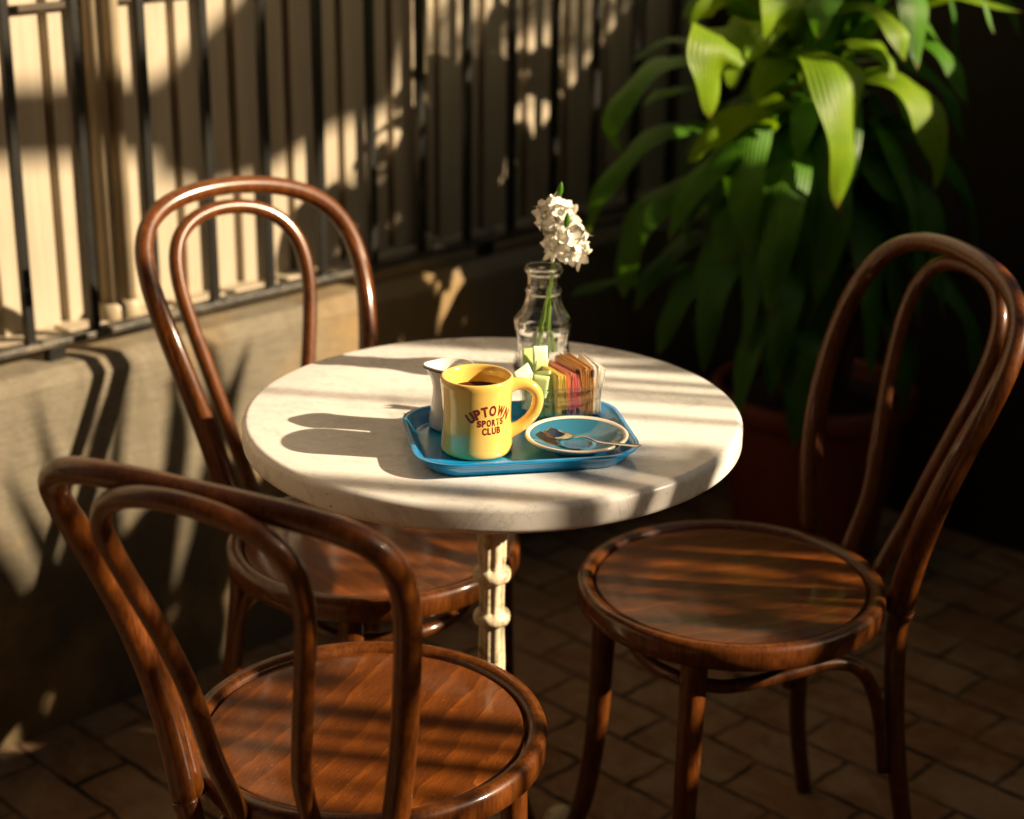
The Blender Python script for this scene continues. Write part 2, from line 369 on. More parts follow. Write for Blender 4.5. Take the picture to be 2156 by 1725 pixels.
# boarded wall behind the railing
bw = thing('boarded_wall', 'tall cream boarded wall with dark gaps standing behind the railing', 'wall', (0, 0, 0))
for i in range(-20, 18):
    s = .0215 + .1157 * i + .008
    bm = bmesh.new(); add_box(bm, (s + .0500, 1.022 + random.uniform(-.001, .001), 1.55), (.1000, .038, 2.05), MW, .0022); link('board', bm, 'cream_boards', bw, smooth=False)
bm = bmesh.new(); add_box(bm, (-.15, 1.062, 1.5), (4.9, .03, 2.2), MW); link('backing', bm, 'dark_render', bw, smooth=False)  # dark sheet behind the boards, gap shade put into its colour
bm = bmesh.new(); add_box(bm, (-.3, .9965, 1.118), (4.4, .012, .010), MW, .001); link('cross_strip', bm, 'brown_batten', bw, smooth=False)
bm = bmesh.new()
random.seed(3)
s = -2.5
while s < 2.2:
    L = random.uniform(.08, .22); add_box(bm, (s + L / 2, 1.000 - random.uniform(0, .012), .606 + random.uniform(0, .005)), (L, .055, .015), MW, .003); s += L + random.uniform(.006, .02)
link('sill_blocks', bm, 'cream_boards', bw, smooth=False)
# downpipes in front of the boards
def pipe(s, r, label):
    t = thing('downpipe', label, 'pipe', tuple(S45 * s + N45 * .976))
    bm = bmesh.new(); tube(bm, [Vector((0, 0, .6)), Vector((0, 0, 1.6)), Vector((0, 0, 2.5))], r, 20); link('pipe_body', bm, 'pipe_paint', t)
    bm = bmesh.new(); lathe(bm, [(r + .002, .60), (r + .007, .603), (r + .007, .64), (r + .002, .645)], 24); link('collar', bm, 'pipe_paint', t)
pipe(.092, .016, 'tan downpipe left of its pair, behind the railing near the left picture edge')
pipe(.124, .0125, 'thinner brown downpipe right beside the tan one behind the railing')
pipe(.772, .010, 'pale grey downpipe behind the railing between rear chair and flowers')

# black railing
rl = thing('metal_railing', 'black iron railing of upright bars standing on the low plinth wall', 'railing')
def rail_bm(t_, z_, w_, h_, s0=-2.5, s1=2.0):
    bm = bmesh.new(); add_box(bm, ((s0 + s1) / 2, t_, z_), (s1 - s0, w_, h_), MW, .0025); return bm
link('bottom_rail', rail_bm(.912, .624, .030, .010), 'grey_iron', rl, smooth=False)
link('top_rail', rail_bm(.912, 1.300, .026, .010), 'black_iron', rl, smooth=False)
for i in range(-20, 18):
    s = -.096 + .1147 * i
    bm = bmesh.new(); add_box(bm, (s, .912, 1.00), (.0138, .0138, .77), MW, .0012); o = link('bar', bm, 'black_iron', rl, smooth=False)
for s in (-1.0, -.055, .87):
    bm = bmesh.new(); add_box(bm, (s, .912, .6035), (.03, .018, .031), MW, .003); link('foot_bracket', bm, 'black_iron', rl, smooth=False)
for i in range(-3, 10):
    bm = bmesh.new(); bmesh.ops.create_icosphere(bm, subdivisions=2, radius=.0045)
    link('weld_bead', bm, 'grey_iron', rl, loc=S45 * (-.096 + .1147 * i + .012) + N45 * .900 + Vector((0, 0, .631)))

# dark wall behind the plant
MD = Matrix(((S45.x, N45.x, 0, 0), (S45.y, N45.y, 0, 0), (0, 0, 1, 0), (0, 0, 0, 1)))
def box_obj(name, c, s, mat, rz=0, bevel=.01):
    bm = bmesh.new(); add_box(bm, c, s, Matrix.Rotation(rz, 4, 'Z'), bevel); return link(name, bm, mat, smooth=False)
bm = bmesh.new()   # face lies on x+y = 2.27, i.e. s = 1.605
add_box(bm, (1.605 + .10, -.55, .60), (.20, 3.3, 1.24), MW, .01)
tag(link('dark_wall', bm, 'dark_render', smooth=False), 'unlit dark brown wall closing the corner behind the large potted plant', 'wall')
bm = bmesh.new(); add_box(bm, (1.60, -.55, 1.25), (.30, 3.3, .05), MW, .008)
bmesh.ops.translate(bm, vec=S45 * .10, verts=bm.verts)
# unseen walls: one added to shade the floor, one to limit sky light
def sunbox(name, p0, p1, z0, z1, D, th, mat):
    bm = bmesh.new(); M = Matrix(((HS.x, LS.x, 0, 0), (HS.y, LS.y, 0, 0), (0, 0, 1, 0), (0, 0, 0, 1)))
    add_box(bm, (D + th / 2, (p0 + p1) / 2, (z0 + z1) / 2), (th, p1 - p0, z1 - z0), M, .006); return link(name, bm, mat, smooth=False)
tag(sunbox('floor_shade_wall', -3.0, 3.0, 0, 1.60, 3.0, .16, 'dark_render'), 'unseen brown wall on the sunny side, added to shade the floor', 'wall')
tag(box_obj('screening', (-1.0, -5.2, 1.9), (12, .3, 3.8), 'screening_wall'), 'plain rendered house wall behind the camera, unseen, added to limit sky light', 'building')

def strap(bm, P, W, roll=0, side=None, nseg=14, fold=.18, wave=0, base=.45, tip=.02, nc=2, uvl=None):
    """leaf ribbon along control points P (world)"""
    path = catmull(P, max(3, nseg // (len(P) - 1))); N = len(path); rows = []
    ax = side
    ph = random.uniform(0, 6)
    for i, p in enumerate(path):
        t = (path[min(i + 1, N - 1)] - path[max(i - 1, 0)]).normalized(); f = i / (N - 1)
        sd = ax - t * ax.dot(t)
        if sd.length < 1e-3: sd = Vector((0, 0, 1)).cross(t)
        sd.normalize(); up = sd.cross(t)
        if roll: q = Matrix.Rotation(roll, 3, t); sd = q @ sd; up = q @ up
        prof = (base + (1 - base) * math.sin(min(1, f / .42) * PI / 2)) if f < .42 else max(tip, max(0.0, math.cos(min(1.0, (f - .42) / .58) * PI / 2)) ** .72)
        wd = W * prof / 2; row = []
        for k in range(-nc, nc + 1):
            x = k / nc; z = -fold * wd * (1 - abs(x)) + wave * math.sin(f * 15 + ph + (2.0 if k < 0 else 0)) * wd * abs(x) ** 2
            row.append(bm.verts.new(p + sd * wd * x + up * z))
        rows.append(row)
    uv = bm.loops.layers.uv.verify()
    for i in range(N - 1):
        for k in range(2 * nc):
            f = bm.faces.new((rows[i][k], rows[i][k + 1], rows[i + 1][k + 1], rows[i + 1][k]))
            for lp, (uu, vv) in zip(f.loops, ((k, i), (k + 1, i), (k + 1, i + 1), (k, i + 1))): lp[uv].uv = (uu / (2 * nc), vv / (N - 1))

blocker = thing('sky_shade_roof', 'timber porch roof, unseen, added to cut sky light near the camera', 'roof', (-1.0, -3.55, 2.75))  # unseen roof, added to cut sky light from behind the camera
bm = bmesh.new(); add_box(bm, (0, 0, .04), (5.4, 4.6, .06), None, .01); link('roof_deck', bm, 'timber', blocker, smooth=False)
for k in range(9):
    bm = bmesh.new(); add_box(bm, (-2.5 + k * .625, 0, -.035), (.05, 4.6, .09), None, .004); link('rafter', bm, 'timber', blocker, smooth=False)
for px_, py_ in ((-2.6, -2.2), (2.6, -2.2), (-2.6, 2.2), (2.6, 2.2)):
    bm = bmesh.new(); add_box(bm, (px_, py_, -1.415), (.09, .09, 2.66), None, .004); link('post', bm, 'timber', blocker, smooth=False)

# ------------------------------------------------------------------ large potted plant
PX, PY = .60, 1.22
plant = thing('potted_plant', 'large leafy dracaena with long arching green leaves in a dark red pot', 'plant', (PX, PY, 0))
bm = bmesh.new()
lathe(bm, [(0, .012), (.13, .0), (.135, .01), (.175, .30), (.178, .315), (.192, .317), (.196, .325), (.196, .352), (.190, .358), (.178, .356), (.172, .345), (.170, .31), (0, .31)], 56)
link('pot', bm, 'terracotta', plant)
bm = bmesh.new(); lathe(bm, [(.169, .322), (.12, .326), (.05, .333), (0, .335)], 32)
link('soil', bm, 'soil', plant)
for (dx, dy, h, r_) in ((0, 0, .80, .022), (.05, .03, .60, .018), (-.05, .02, .52, .017)):
    bm = bmesh.new(); tube(bm, catmull([Vector((dx, dy, .30)), Vector((dx * 1.3 + .01, dy, .30 + h * .4)), Vector((dx * 1.2 - .005, dy, .30 + h))], 8), lambda t: r_ * (1 - .25 * t) * (1 + .06 * math.sin(t * 90)), 12); link('trunk', bm, 'bark', plant)
KEY = [
 ([(1700, 110, .05), (1640, 60, .12), (1580, 70, .20), (1545, 130, .24), (1540, 190, .25)], .060, 'leaf_lit', 0),
 ([(1720, 90, .05), (1760, 30, .12), (1830, 20, .20), (1890, 70, .24), (1905, 130, .25)], .055, 'leaf_lit', 0),
 ([(1700, 100, .05), (1690, 30, .14), (1655, 0, .22), (1625, 30, .26), (1615, 95, .27)], .060, 'leaf_lit', 0),
 ([(1730, 120, .05), (1790, 95, .14), (1850, 110, .20), (1885, 170, .22)], .045, 'leaf_lit', 0),
 ([(1710, 140, .05), (1650, 130, .14), (1610, 160, .20), (1590, 225, .22)], .048, 'leaf_lit', 0),
 ([(1735, 70, .05), (1775, 10, .10), (1800, -40, .12)], .060, 'leaf_lit', 0),
 ([(1700, 60, .05), (1690, 0, .10), (1670, -60, .10)], .060, 'leaf_lit', 0),
 ([(1680, 200, .05), (1700, 215, .22), (1690, 270, .28), (1680, 340, .28)], .050, 'leaf_green', 0),  # control points (u, v, metres in front of the stem), width in m, material
 ([(1657, 100, .04), (1720, 122, .20), (1757, 165, .30), (1772, 300, .34), (1762, 440, .34)], .080, 'leaf_lit', 0),
 ([(1620, 60, .04), (1540, 70, .20), (1505, 105, .28), (1492, 160, .30), (1494, 250, .30)], .078, 'leaf_lit', 0),
 ([(1560, 150, .0), (1450, 128, .07), (1382, 145, .12), (1317, 207, .16), (1288, 270, .17), (1307, 327, .18)], .060, 'leaf_green', .5),
 ([(1650, 60, .0), (1590, 15, .06), (1532, 4, .09), (1477, 20, .12), (1452, 57, .13)], .040, 'leaf_lit', .6),
 ([(1715, 190, .02), (1738, 90, .06), (1745, 10, .05), (1750, -60, .02)], .105, 'leaf_lit', 0),
 ([(1690, 190, .0), (1665, 90, .05), (1640, 10, .06), (1600, -60, .05)], .085, 'leaf_lit', 0),
 ([(1640, 200, .02), (1600, 110, .08), (1570, 40, .10), (1530, -20, .12)], .080, 'leaf_green', 0),
 ([(1760, 170, .0), (1790, 80, .05), (1810, 10, .04), (1850, -60, .0)], .080, 'leaf_green', 0),
 ([(1740, 130, .0), (1800, 85, .05), (1882, 28, .08), (2007, 2, .10), (2152, 25, .12)], .045, 'leaf_lit', .5),
 ([(1830, 60, .0), (1897, 35, .05), (1957, 85, .09), (2007, 150, .12), (2037, 222, .13)], .058, 'leaf_green', .4),
 ([(1760, 190, .0), (1830, 158, .10), (1892, 172, .15), (1947, 240, .18), (1977, 325, .19), (1967, 405, .19)], .066, 'leaf_lit', .25),
 ([(1720, 230, .02), (1657, 238, .10), (1557, 255, .17), (1487, 300, .20), (1448, 345, .21)], .058, 'leaf_lit', .5),
 ([(1680, 240, .04), (1607, 262, .12), (1532, 322, .18), (1457, 402, .21), (1407, 508, .22)], .066, 'leaf_green', .2),
 ([(1640, 230, .05), (1580, 270, .15), (1567, 400, .22), (1577, 532, .23)], .082, 'leaf_green', 0),
 ([(1690, 300, .05), (1660, 360, .18), (1637, 500, .24), (1617, 662, .24)], .084, 'leaf_green', 0),
 ([(1720, 290, .04), (1735, 340, .15), (1750, 475, .20), (1717, 648, .21)], .078, 'leaf_green', 0),
 ([(1560, 340, .0), (1440, 385, .09), (1350, 470, .14), (1318, 560, .15), (1312, 630, .15)], .072, 'leaf_green', .15),
 ([(1600, 260, .0), (1487, 262, .06), (1382, 288, .10), (1305, 355, .13), (1257, 425, .14), (1238, 495, .14)], .058, 'leaf_green', .4),
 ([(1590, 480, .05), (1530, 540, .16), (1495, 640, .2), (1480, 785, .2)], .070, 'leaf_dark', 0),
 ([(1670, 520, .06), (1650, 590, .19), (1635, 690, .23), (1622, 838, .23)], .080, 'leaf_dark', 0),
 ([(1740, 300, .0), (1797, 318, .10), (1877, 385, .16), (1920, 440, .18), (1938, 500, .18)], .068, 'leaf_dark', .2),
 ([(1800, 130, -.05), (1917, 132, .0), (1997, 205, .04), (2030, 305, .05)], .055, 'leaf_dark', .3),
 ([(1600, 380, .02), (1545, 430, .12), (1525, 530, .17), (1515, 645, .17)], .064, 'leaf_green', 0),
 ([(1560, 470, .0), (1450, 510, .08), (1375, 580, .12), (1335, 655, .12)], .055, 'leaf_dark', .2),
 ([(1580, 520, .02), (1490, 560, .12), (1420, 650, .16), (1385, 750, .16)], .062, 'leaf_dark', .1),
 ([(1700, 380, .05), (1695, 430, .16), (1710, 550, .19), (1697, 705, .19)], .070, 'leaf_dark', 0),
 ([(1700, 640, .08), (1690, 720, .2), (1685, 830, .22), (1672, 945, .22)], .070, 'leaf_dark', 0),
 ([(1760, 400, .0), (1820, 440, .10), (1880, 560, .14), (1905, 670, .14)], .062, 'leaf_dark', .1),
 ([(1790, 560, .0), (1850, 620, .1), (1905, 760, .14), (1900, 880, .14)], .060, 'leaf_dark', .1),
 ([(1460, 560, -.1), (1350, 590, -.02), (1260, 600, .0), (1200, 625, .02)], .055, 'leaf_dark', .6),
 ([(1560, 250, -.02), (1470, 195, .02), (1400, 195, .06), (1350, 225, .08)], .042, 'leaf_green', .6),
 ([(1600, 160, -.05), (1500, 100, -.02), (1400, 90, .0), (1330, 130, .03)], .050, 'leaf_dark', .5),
]
for pts, wd, mt, rollv in KEY:
    P = [at_y(u, v, PY - d) for u, v, d in pts]
    out = (P[-1] - Vector((PX, PY, P[-1].z))); out.z = 0
    if out.length < .01: out = Vector((0, -1, 0))
    side = Vector((0, 0, 1)).cross(out.normalized())
    side = (side + Vector((.55 if side.x >= 0 else -.55, 0, 0)) * (1 if rollv >= 0 else 0)).normalized()
    if mt == 'leaf_lit': side = Vector((.78, .62, 0)).normalized(); wd = wd * 1.36
    bm = bmesh.new(); strap(bm, P, wd, 0, side, 26, .30, .22)
    if rollv:   # lean the blade towards the viewer
        pass
    bmesh.ops.translate(bm, vec=(-PX, -PY, 0), verts=bm.verts)
    link('leaf', bm, mt, plant)
random.seed(33)
for i in range(12):      # upright young leaves at the top
    a = i * 2.399 + .6; ds = Vector((math.cos(a), math.sin(a) * .8, 0)); L = random.uniform(.22, .36); b0 = Vector((.03, 0, .98 + .01 * i))
    P = [b0, b0 + ds * L * .25 + Vector((0, 0, L * .45)), b0 + ds * L * .6 + Vector((0, 0, L * .62)), b0 + ds * L * .95 + Vector((0, 0, L * random.uniform(.1, .45)))]
    bm = bmesh.new(); strap(bm, P, random.uniform(.06, .085), 0, (Vector((0, 0, 1)).cross(ds) + Vector((.78, .62, 0)) * 1.2).normalized(), 16, .3, .15); link('leaf', bm, 'leaf_lit', plant)
random.seed(21)
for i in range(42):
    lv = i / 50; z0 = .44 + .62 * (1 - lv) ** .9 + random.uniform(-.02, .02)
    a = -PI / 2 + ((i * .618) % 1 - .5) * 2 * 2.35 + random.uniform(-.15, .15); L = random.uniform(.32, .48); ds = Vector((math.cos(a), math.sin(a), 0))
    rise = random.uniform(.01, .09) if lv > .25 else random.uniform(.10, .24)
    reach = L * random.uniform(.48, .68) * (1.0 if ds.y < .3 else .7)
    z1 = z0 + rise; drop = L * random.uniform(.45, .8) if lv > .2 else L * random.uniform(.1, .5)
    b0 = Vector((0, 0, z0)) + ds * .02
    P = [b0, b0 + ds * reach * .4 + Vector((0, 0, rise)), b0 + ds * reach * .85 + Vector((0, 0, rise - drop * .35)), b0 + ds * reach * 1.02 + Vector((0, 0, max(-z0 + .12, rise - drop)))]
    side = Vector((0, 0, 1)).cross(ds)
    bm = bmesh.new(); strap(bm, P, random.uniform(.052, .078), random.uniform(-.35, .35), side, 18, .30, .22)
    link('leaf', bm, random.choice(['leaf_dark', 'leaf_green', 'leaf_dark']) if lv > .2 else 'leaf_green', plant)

# ------------------------------------------------------------------ chairs
RS, HSEAT = .2025, .4593
CH = {   # (x, z) control points of the outer and inner bows, measured for each chair
 'R': ((.3138, .1208, 1.9586),
  [(-.1121,.4202),(-.1653,.6259),(-.1895,.7585),(-.1629,.8293),(-.0918,.8607),(.0043,.872),(.0987,.868),(.1645,.8387),(.1832,.766),(.1519,.6336),(.1030,.4323)],
  [(-.0300,.4571),(-.0740,.6198),(-.1025,.734),(-.0939,.804),(-.0532,.8396),(.0074,.8514),(.0671,.8442),(.1028,.8125),(.1003,.744),(.066,.6277),(.0300,.4568)]),
 'N': ((-.1368, -.2651, 5.9027),
  [(-.1152,.4317),(-.151,.6521),(-.1775,.7898),(-.1686,.8536),(-.1054,.8639),(-.0024,.8546),(.1036,.8465),(.1729,.8296),(.1831,.7738),(.152,.6479),(.1212,.4345)],
  [(-.0471,.4584),(-.0565,.6241),(-.0921,.7395),(-.1088,.8133),(-.0778,.8525),(-.0108,.8604),(.0597,.8461),(.1004,.8111),(.0961,.7435),(.0646,.6286),(.0350,.4574)]),
 'F': ((-.1663, .2453, 3.858),
  [(-.0980,.4341),(-.1535,.6385),(-.1897,.7737),(-.1687,.8493),(-.0969,.8838),(.002,.8955),(.0967,.8887),(.1591,.8541),(.1749,.7754),(.1505,.6371),(.1020,.4317)],
  [(-.0280,.459),(-.0758,.6272),(-.1157,.7433),(-.111,.8148),(-.066,.8527),(.0007,.865),(.0645,.8543),(.103,.8173),(.1058,.7445),(.0841,.6256),(.0500,.4553)]),
}
YO, YI = (.1922, -.0393, .1747 * 5), (.2224, .1600, .0711 * 5)
def bow_curve(ctrl, Y, m=10):
    P = [Vector(p) for p in ctrl]; P = [2 * P[0] - P[1]] + P + [2 * P[-1] - P[-2]]; out = []
    for i in range(len(P) - 3):
        for k in range(m + (1 if i == len(P) - 4 else 0)):
            t = k / m; a, b, c, d = P[i:i + 4]
            q = ((1 - t) ** 3 * a + (3 * t ** 3 - 6 * t * t + 4) * b + (-3 * t ** 3 + 3 * t * t + 3 * t + 1) * c + t ** 3 * d) / 6
            z = q.y - .45; out.append(Vector((q.x, -(Y[0] + Y[1] * z + Y[2] * z * z), q.y)))
    return out
def make_chair(key, label, panel):
    (x, y, rz), OC, IC = CH[key]
    t = thing('bentwood_chair', label, 'chair', (x, y, 0), rz, 'bentwood chairs round the marble table')
    # seat rim
    bm = bmesh.new(); z = HSEAT
    lathe(bm, [(.178, z - .034), (.196, z - .035), (.2025, z - .030), (RS, z - .018), (.2028, z - .008), (.2005, z - .0025), (.195, z), (.188, z - .0005), (.1835, z - .003), (.1815, z - .0065), (.1805, z - .014), (.178, z - .016)], 96, closed=True)
    link('seat_rim', bm, 'bent_wood', t)
    bm = bmesh.new(); lathe(bm, [(.1785, z - .012), (.1785, z - .0085), (.1770, z - .0068), (.1745, z - .0062), (.10, z - .0062), (0, z - .0062)], 96)
    link('seat_panel', bm, panel, t)
    # outer bow
    path = bow_curve(OC, YO)
    bm = bmesh.new(); tube(bm, path, lambda f: .0130 + .0018 * abs(2 * f - 1) ** 3, 20); link('back_bow', bm, 'bent_wood', t)
    # inner bow, its feet let into the seat rim
    Q = bow_curve(IC, YI)
    Q = [q for q in Q if q.z > .50]
    Q = [Vector((Q[0].x * .9, -.193, .430)), Vector((Q[0].x * .94, -.205, .468))] + Q + [Vector((Q[-1].x * .94, -.205, .468)), Vector((Q[-1].x * .9, -.193, .430))]
    bm = bmesh.new(); tube(bm, smooth_path(Q, 3), .0106, 18); link('inner_bow', bm, 'bent_wood', t)
    # rear legs continue the bow
    for sgn, seq in ((-1, path), (1, path[::-1])):
        e = seq[0]; di = (e - seq[4]).normalized()
        L = [e - di * .012, e + di * .03, Vector((e.x + .012 * sgn, e.y + .004, .27)), Vector((e.x + .030 * sgn, e.y - .010, .13)), Vector((e.x + .046 * sgn, e.y - .040, .0))]
        bm = bmesh.new(); tube(bm, catmull(L, 8), lambda f: .0150 - .0032 * f, 18); link('leg', bm, 'bent_wood', t)
        # lengthened half round splice on the front of the bow, sawn off at the seat
        C = [seq[k] + Vector((-.0035 * sgn, .0095 - .0095 * (k / 26) ** 2, .012 if k == 0 else 0)) for k in range(0, 27, 2)]
        bm = bmesh.new(); tube(bm, C, lambda f: .0128 - .0030 * f ** 2, 14); link('bow_splice', bm, 'bent_wood', t)
    # front legs
    for sgn in (1, -1):
        L = [Vector((.128 * sgn, .118, .430)), Vector((.130 * sgn, .121, .33)), Vector((.133 * sgn, .126, .20)), Vector((.142 * sgn, .138, .08)), Vector((.158 * sgn, .158, 0))]
        bm = bmesh.new(); tube(bm, catmull(L, 8), lambda f: .0178 - .0052 * f, 18); link('leg', bm, 'bent_wood', t)
    # bentwood stretcher: loops inside the front legs and bends down along the rear legs
    r = .116; A = [Vector((.126, -.178, .20)), Vector((.122, -.165, .29)), Vector((.118, -.138, .352)), Vector((.117, -.09, .374)), Vector((.120, -.02, .372))]
    arc = [Vector((math.cos(a) * .121, .02 + math.sin(a) * .105, .366)) for a in [R(k) for k in (20, 45, 68, 90, 112, 135, 160)]]
    path = A + arc + [Vector((-p.x, p.y, p.z)) for p in A[::-1]]
    bm = bmesh.new(); tube(bm, smooth_path(catmull(path, 6), 3), .0092, 14); link('stretcher', bm, 'bent_wood', t)
    return t
make_chair('R', 'dark bentwood chair to the right of the table, hoop back against the plant', 'seat_veneer_long')
make_chair('N', 'nearest bentwood chair, its hoop back turned to us at lower left', 'seat_veneer')
make_chair('F', 'sunlit bentwood chair behind the table, in front of the low wall', 'seat_veneer_cross')

# ------------------------------------------------------------------ table
TZ = .735
tb = thing('pedestal_table', 'round white marble table on a cream cast iron column', 'table', (0, 0, 0))
bm = bmesh.new(); pr = [(0, TZ - .034)]
rr = .0085
for k in range(7): a = R(-90 + 90 * k / 6); pr.append((.3 - rr + rr * math.cos(a), TZ - .034 + rr + rr * math.sin(a)))
for k in range(7): a = R(90 * k / 6); pr.append((.3 - rr + rr * math.cos(a), TZ - rr + rr * math.sin(a)))
pr += [(.2, TZ), (0, TZ)]
lathe(bm, pr, 160); link('tabletop', bm, 'white_marble', tb)
bm = bmesh.new()
def flute(a, r, z):
    if .05 < z < .70 and .012 < r < .0222: return r * (1 - .12 * (0.5 + 0.5 * math.cos(8 * a)) ** 2)
    return r
pp = [(.024, .05), (.026, .09), (.0205, .13), (.0185, .30), (.0182, .40)]
def ring(z, r0, r1): return [(r0, z - .0115), (r0 + .0012, z - .0095), (r1 - .0022, z - .0078), (r1 - .0004, z - .004), (r1, z), (r1 - .0004, z + .004), (r1 - .0022, z + .0072), (r0 + .0016, z + .0085), (r0, z + .0105)]
pp += ring(.460, .0168, .0236) + [(.0168, .49)] + ring(.519, .0172, .0240) + [(.0190, .545), (.0196, .66), (.020, .699)]
lathe(bm, pp, 64, fn=flute); link('column', bm, 'cream_iron', tb)
bm = bmesh.new(); lathe(bm, [(0, .6985), (.09, .6985), (.09, .6935), (.03, .688), (.0, .686)], 40); link('mount_plate', bm, 'cream_iron', tb)
for k, a in enumerate((R(66), R(156), R(246), R(336))):
    dd = Vector((math.cos(a), math.sin(a), 0))
    bm = bmesh.new(); tube(bm, catmull([dd * .012 + Vector((0, 0, .085)), dd * .09 + Vector((0, 0, .062)), dd * .19 + Vector((0, 0, .032)), dd * .235 + Vector((0, 0, .022))], 7), lambda f: .019 - .004 * f, 14)
    r_ = bmesh.ops.create_uvsphere(bm, u_segments=20, v_segments=12, radius=.026); bmesh.ops.scale(bm, vec=(1, 1, .78), verts=r_['verts']); bmesh.ops.translate(bm, vec=dd * .248 + Vector((0, 0, .0205)), verts=r_['verts'])
    link('foot', bm, 'cream_iron', tb)

# ------------------------------------------------------------------ tray
TR = R(10.0); TC = Vector((.031, -.119, TZ))
tray = thing('serving_tray', 'small blue plastic tray with rounded corners lying on the marble table', 'tray', TC, TR)
def tray_bm():
    bm = bmesh.new(); lv = []
    #       inset, z   (outer skin from bottom up, over the lip, down the inside)
    prof = [(.016, .0005), (.0125, .0015), (.006, .011), (.0035, .015), (.0, .0158), (-.0012, .0172), (-.0008, .0190), (.0015, .0196), (.0045, .0190), (.0075, .0145), (.0135, .0052), (.018, .0042)]
    HX, HY, RR = .1265, .0985, .049
    for ins, z in prof: lv.append([bm.verts.new((a, b_, z)) for a, b_ in round_poly(HX - ins, HY - ins, RR - ins * .8, 10)])
    n = len(lv[0])
    for i in range(len(lv) - 1):
        for k in range(n): bm.faces.new((lv[i][k], lv[i][(k + 1) % n], lv[i + 1][(k + 1) % n], lv[i + 1][k]))
    bm.faces.new(lv[0][::-1]); bm.faces.new(lv[-1]); return bm
link('tray_body', tray_bm(), 'tray_blue', tray, autosm=50)
TF = TZ + .0042   # tray floor

# ------------------------------------------------------------------ mug
MC = Vector((-.0162, -.1424, TF + .0003)); MH = .0885
mug = thing('coffee_mug', 'thick yellow diner mug of coffee with maroon lettering on the tray', 'mug', MC)
def mug_r(z):
    f = z / MH
    return .0405 - .0019 * math.sin(PI * min(1, max(0, (f - .06) / .86))) ** 1.3 + (.0006 if f > .93 else 0)
bm = bmesh.new(); pr = [(0, .003), (.030, .003), (.0335, .0005), (.0365, 0), (.0390, .0012)]
pr += [(mug_r(MH * k / 20), MH * k / 20) for k in range(1, 20)]
pr += [(.0405, MH - .0022), (.0400, MH - .0008), (.0385, MH), (.0368, MH - .0009), (.0356, MH - .004), (.0345, MH - .012), (.0335, .05), (.033, .018), (.026, .010), (0, .009)]
lathe(bm, pr, 96); link('mug_body', bm, 'mug_yellow', mug)
bm = bmesh.new(); ha = R(8)
hd = Vector((math.cos(ha), math.sin(ha), 0))
hp = [(.0345, .0735), (.046, .0765), (.058, .0745), (.0672, .0655), (.0690, .054), (.0655, .0425), (.0575, .0325), (.047, .0245), (.035, .019)]
tube(bm, catmull([hd * a + Vector((0, 0, z)) for a, z in hp], 6), lambda f: .0066 + .0022 * (abs(2 * f - 1) ** 4), 20, squash=(1.0, .92)); link('handle', bm, 'mug_yellow', mug)
bm = bmesh.new(); lathe(bm, [(.0348, MH - .0185), (.0343, MH - .0196), (0, MH - .0197)], 64); link('coffee', bm, 'coffee', mug)
def text_mesh(s, size, bold=.02, extr=0.0):
    cu = bpy.data.curves.new('txt', 'FONT'); cu.body = s; cu.size = size; cu.align_x = 'CENTER'; cu.offset = bold * size; cu.resolution_u = 6
    o = bpy.data.objects.new('txt', cu); COL.objects.link(o)
    dg = bpy.context.evaluated_depsgraph_get(); me = bpy.data.meshes.new_from_object(o.evaluated_get(dg))
    bpy.data.objects.remove(o); bpy.data.curves.remove(cu); return me
def letters_on_mug(word, width, size, zc, phi0, arch=None, stretch=1.0):
    adv = {'I': .45, 'W': 1.28, 'O': 1.06, 'N': 1.02, 'U': 1.0, 'P': .92, 'T': .92, 'R': .96, 'S': .92, 'C': .96, 'L': .84, 'B': .96}
    tot = sum(adv[c] for c in word); x = 0; bm = bmesh.new()
    for ch in word:
        wch = adv[ch] / tot * width; cx = x + wch / 2 - width / 2; x += wch
        me = text_mesh(ch, size, .050)
        xs = [v.co.x for v in me.vertices]; ys = [v.co.y for v in me.vertices]; w0 = max(xs) - min(xs); mx = (max(xs) + min(xs)) / 2; my = (max(ys) + min(ys)) / 2
        sx = wch * .86 / w0
        tmp = bmesh.new(); tmp.from_mesh(me); bmesh.ops.triangulate(tmp, faces=tmp.faces[:])
        bmesh.ops.subdivide_edges(tmp, edges=[e for e in tmp.edges if e.calc_length() > size * .25], cuts=2, use_grid_fill=False)
        for v in tmp.verts:
            lx = (v.co.x - mx) * sx; ly = (v.co.y - my) * stretch
            if arch: th = cx / arch; X = (arch + ly) * math.sin(th) + lx * math.cos(th); Y = (arch + ly) * math.cos(th) - arch - lx * math.sin(th)
            else: X, Y = cx + lx, ly
            z = zc + Y; ph = phi0 + X / .0395; r = mug_r(z) + .00016
            v.co = Vector((r * math.sin(ph), -r * math.cos(ph), z))
        m2 = bpy.data.meshes.new('t'); tmp.to_mesh(m2); tmp.free(); bm.from_mesh(m2); bpy.data.meshes.remove(m2); bpy.data.meshes.remove(me)
    return bm
bm = letters_on_mug('UPTOWN', .0590, .0162, .0580, R(24.5), .040, .98)
bm2 = letters_on_mug('SPORTS', .0335, .0102, .0440, R(25.5), None, 1.0); m_ = bpy.data.meshes.new('t'); bm2.to_mesh(m_); bm2.free(); bm.from_mesh(m_)
bm2 = letters_on_mug('CLUB', .0235, .0106, .0345, R(26.5), None, 1.0); m_ = bpy.data.meshes.new('t'); bm2.to_mesh(m_); bm2.free(); bm.from_mesh(m_)
link('lettering', bm, 'print_maroon', mug, smooth=False)

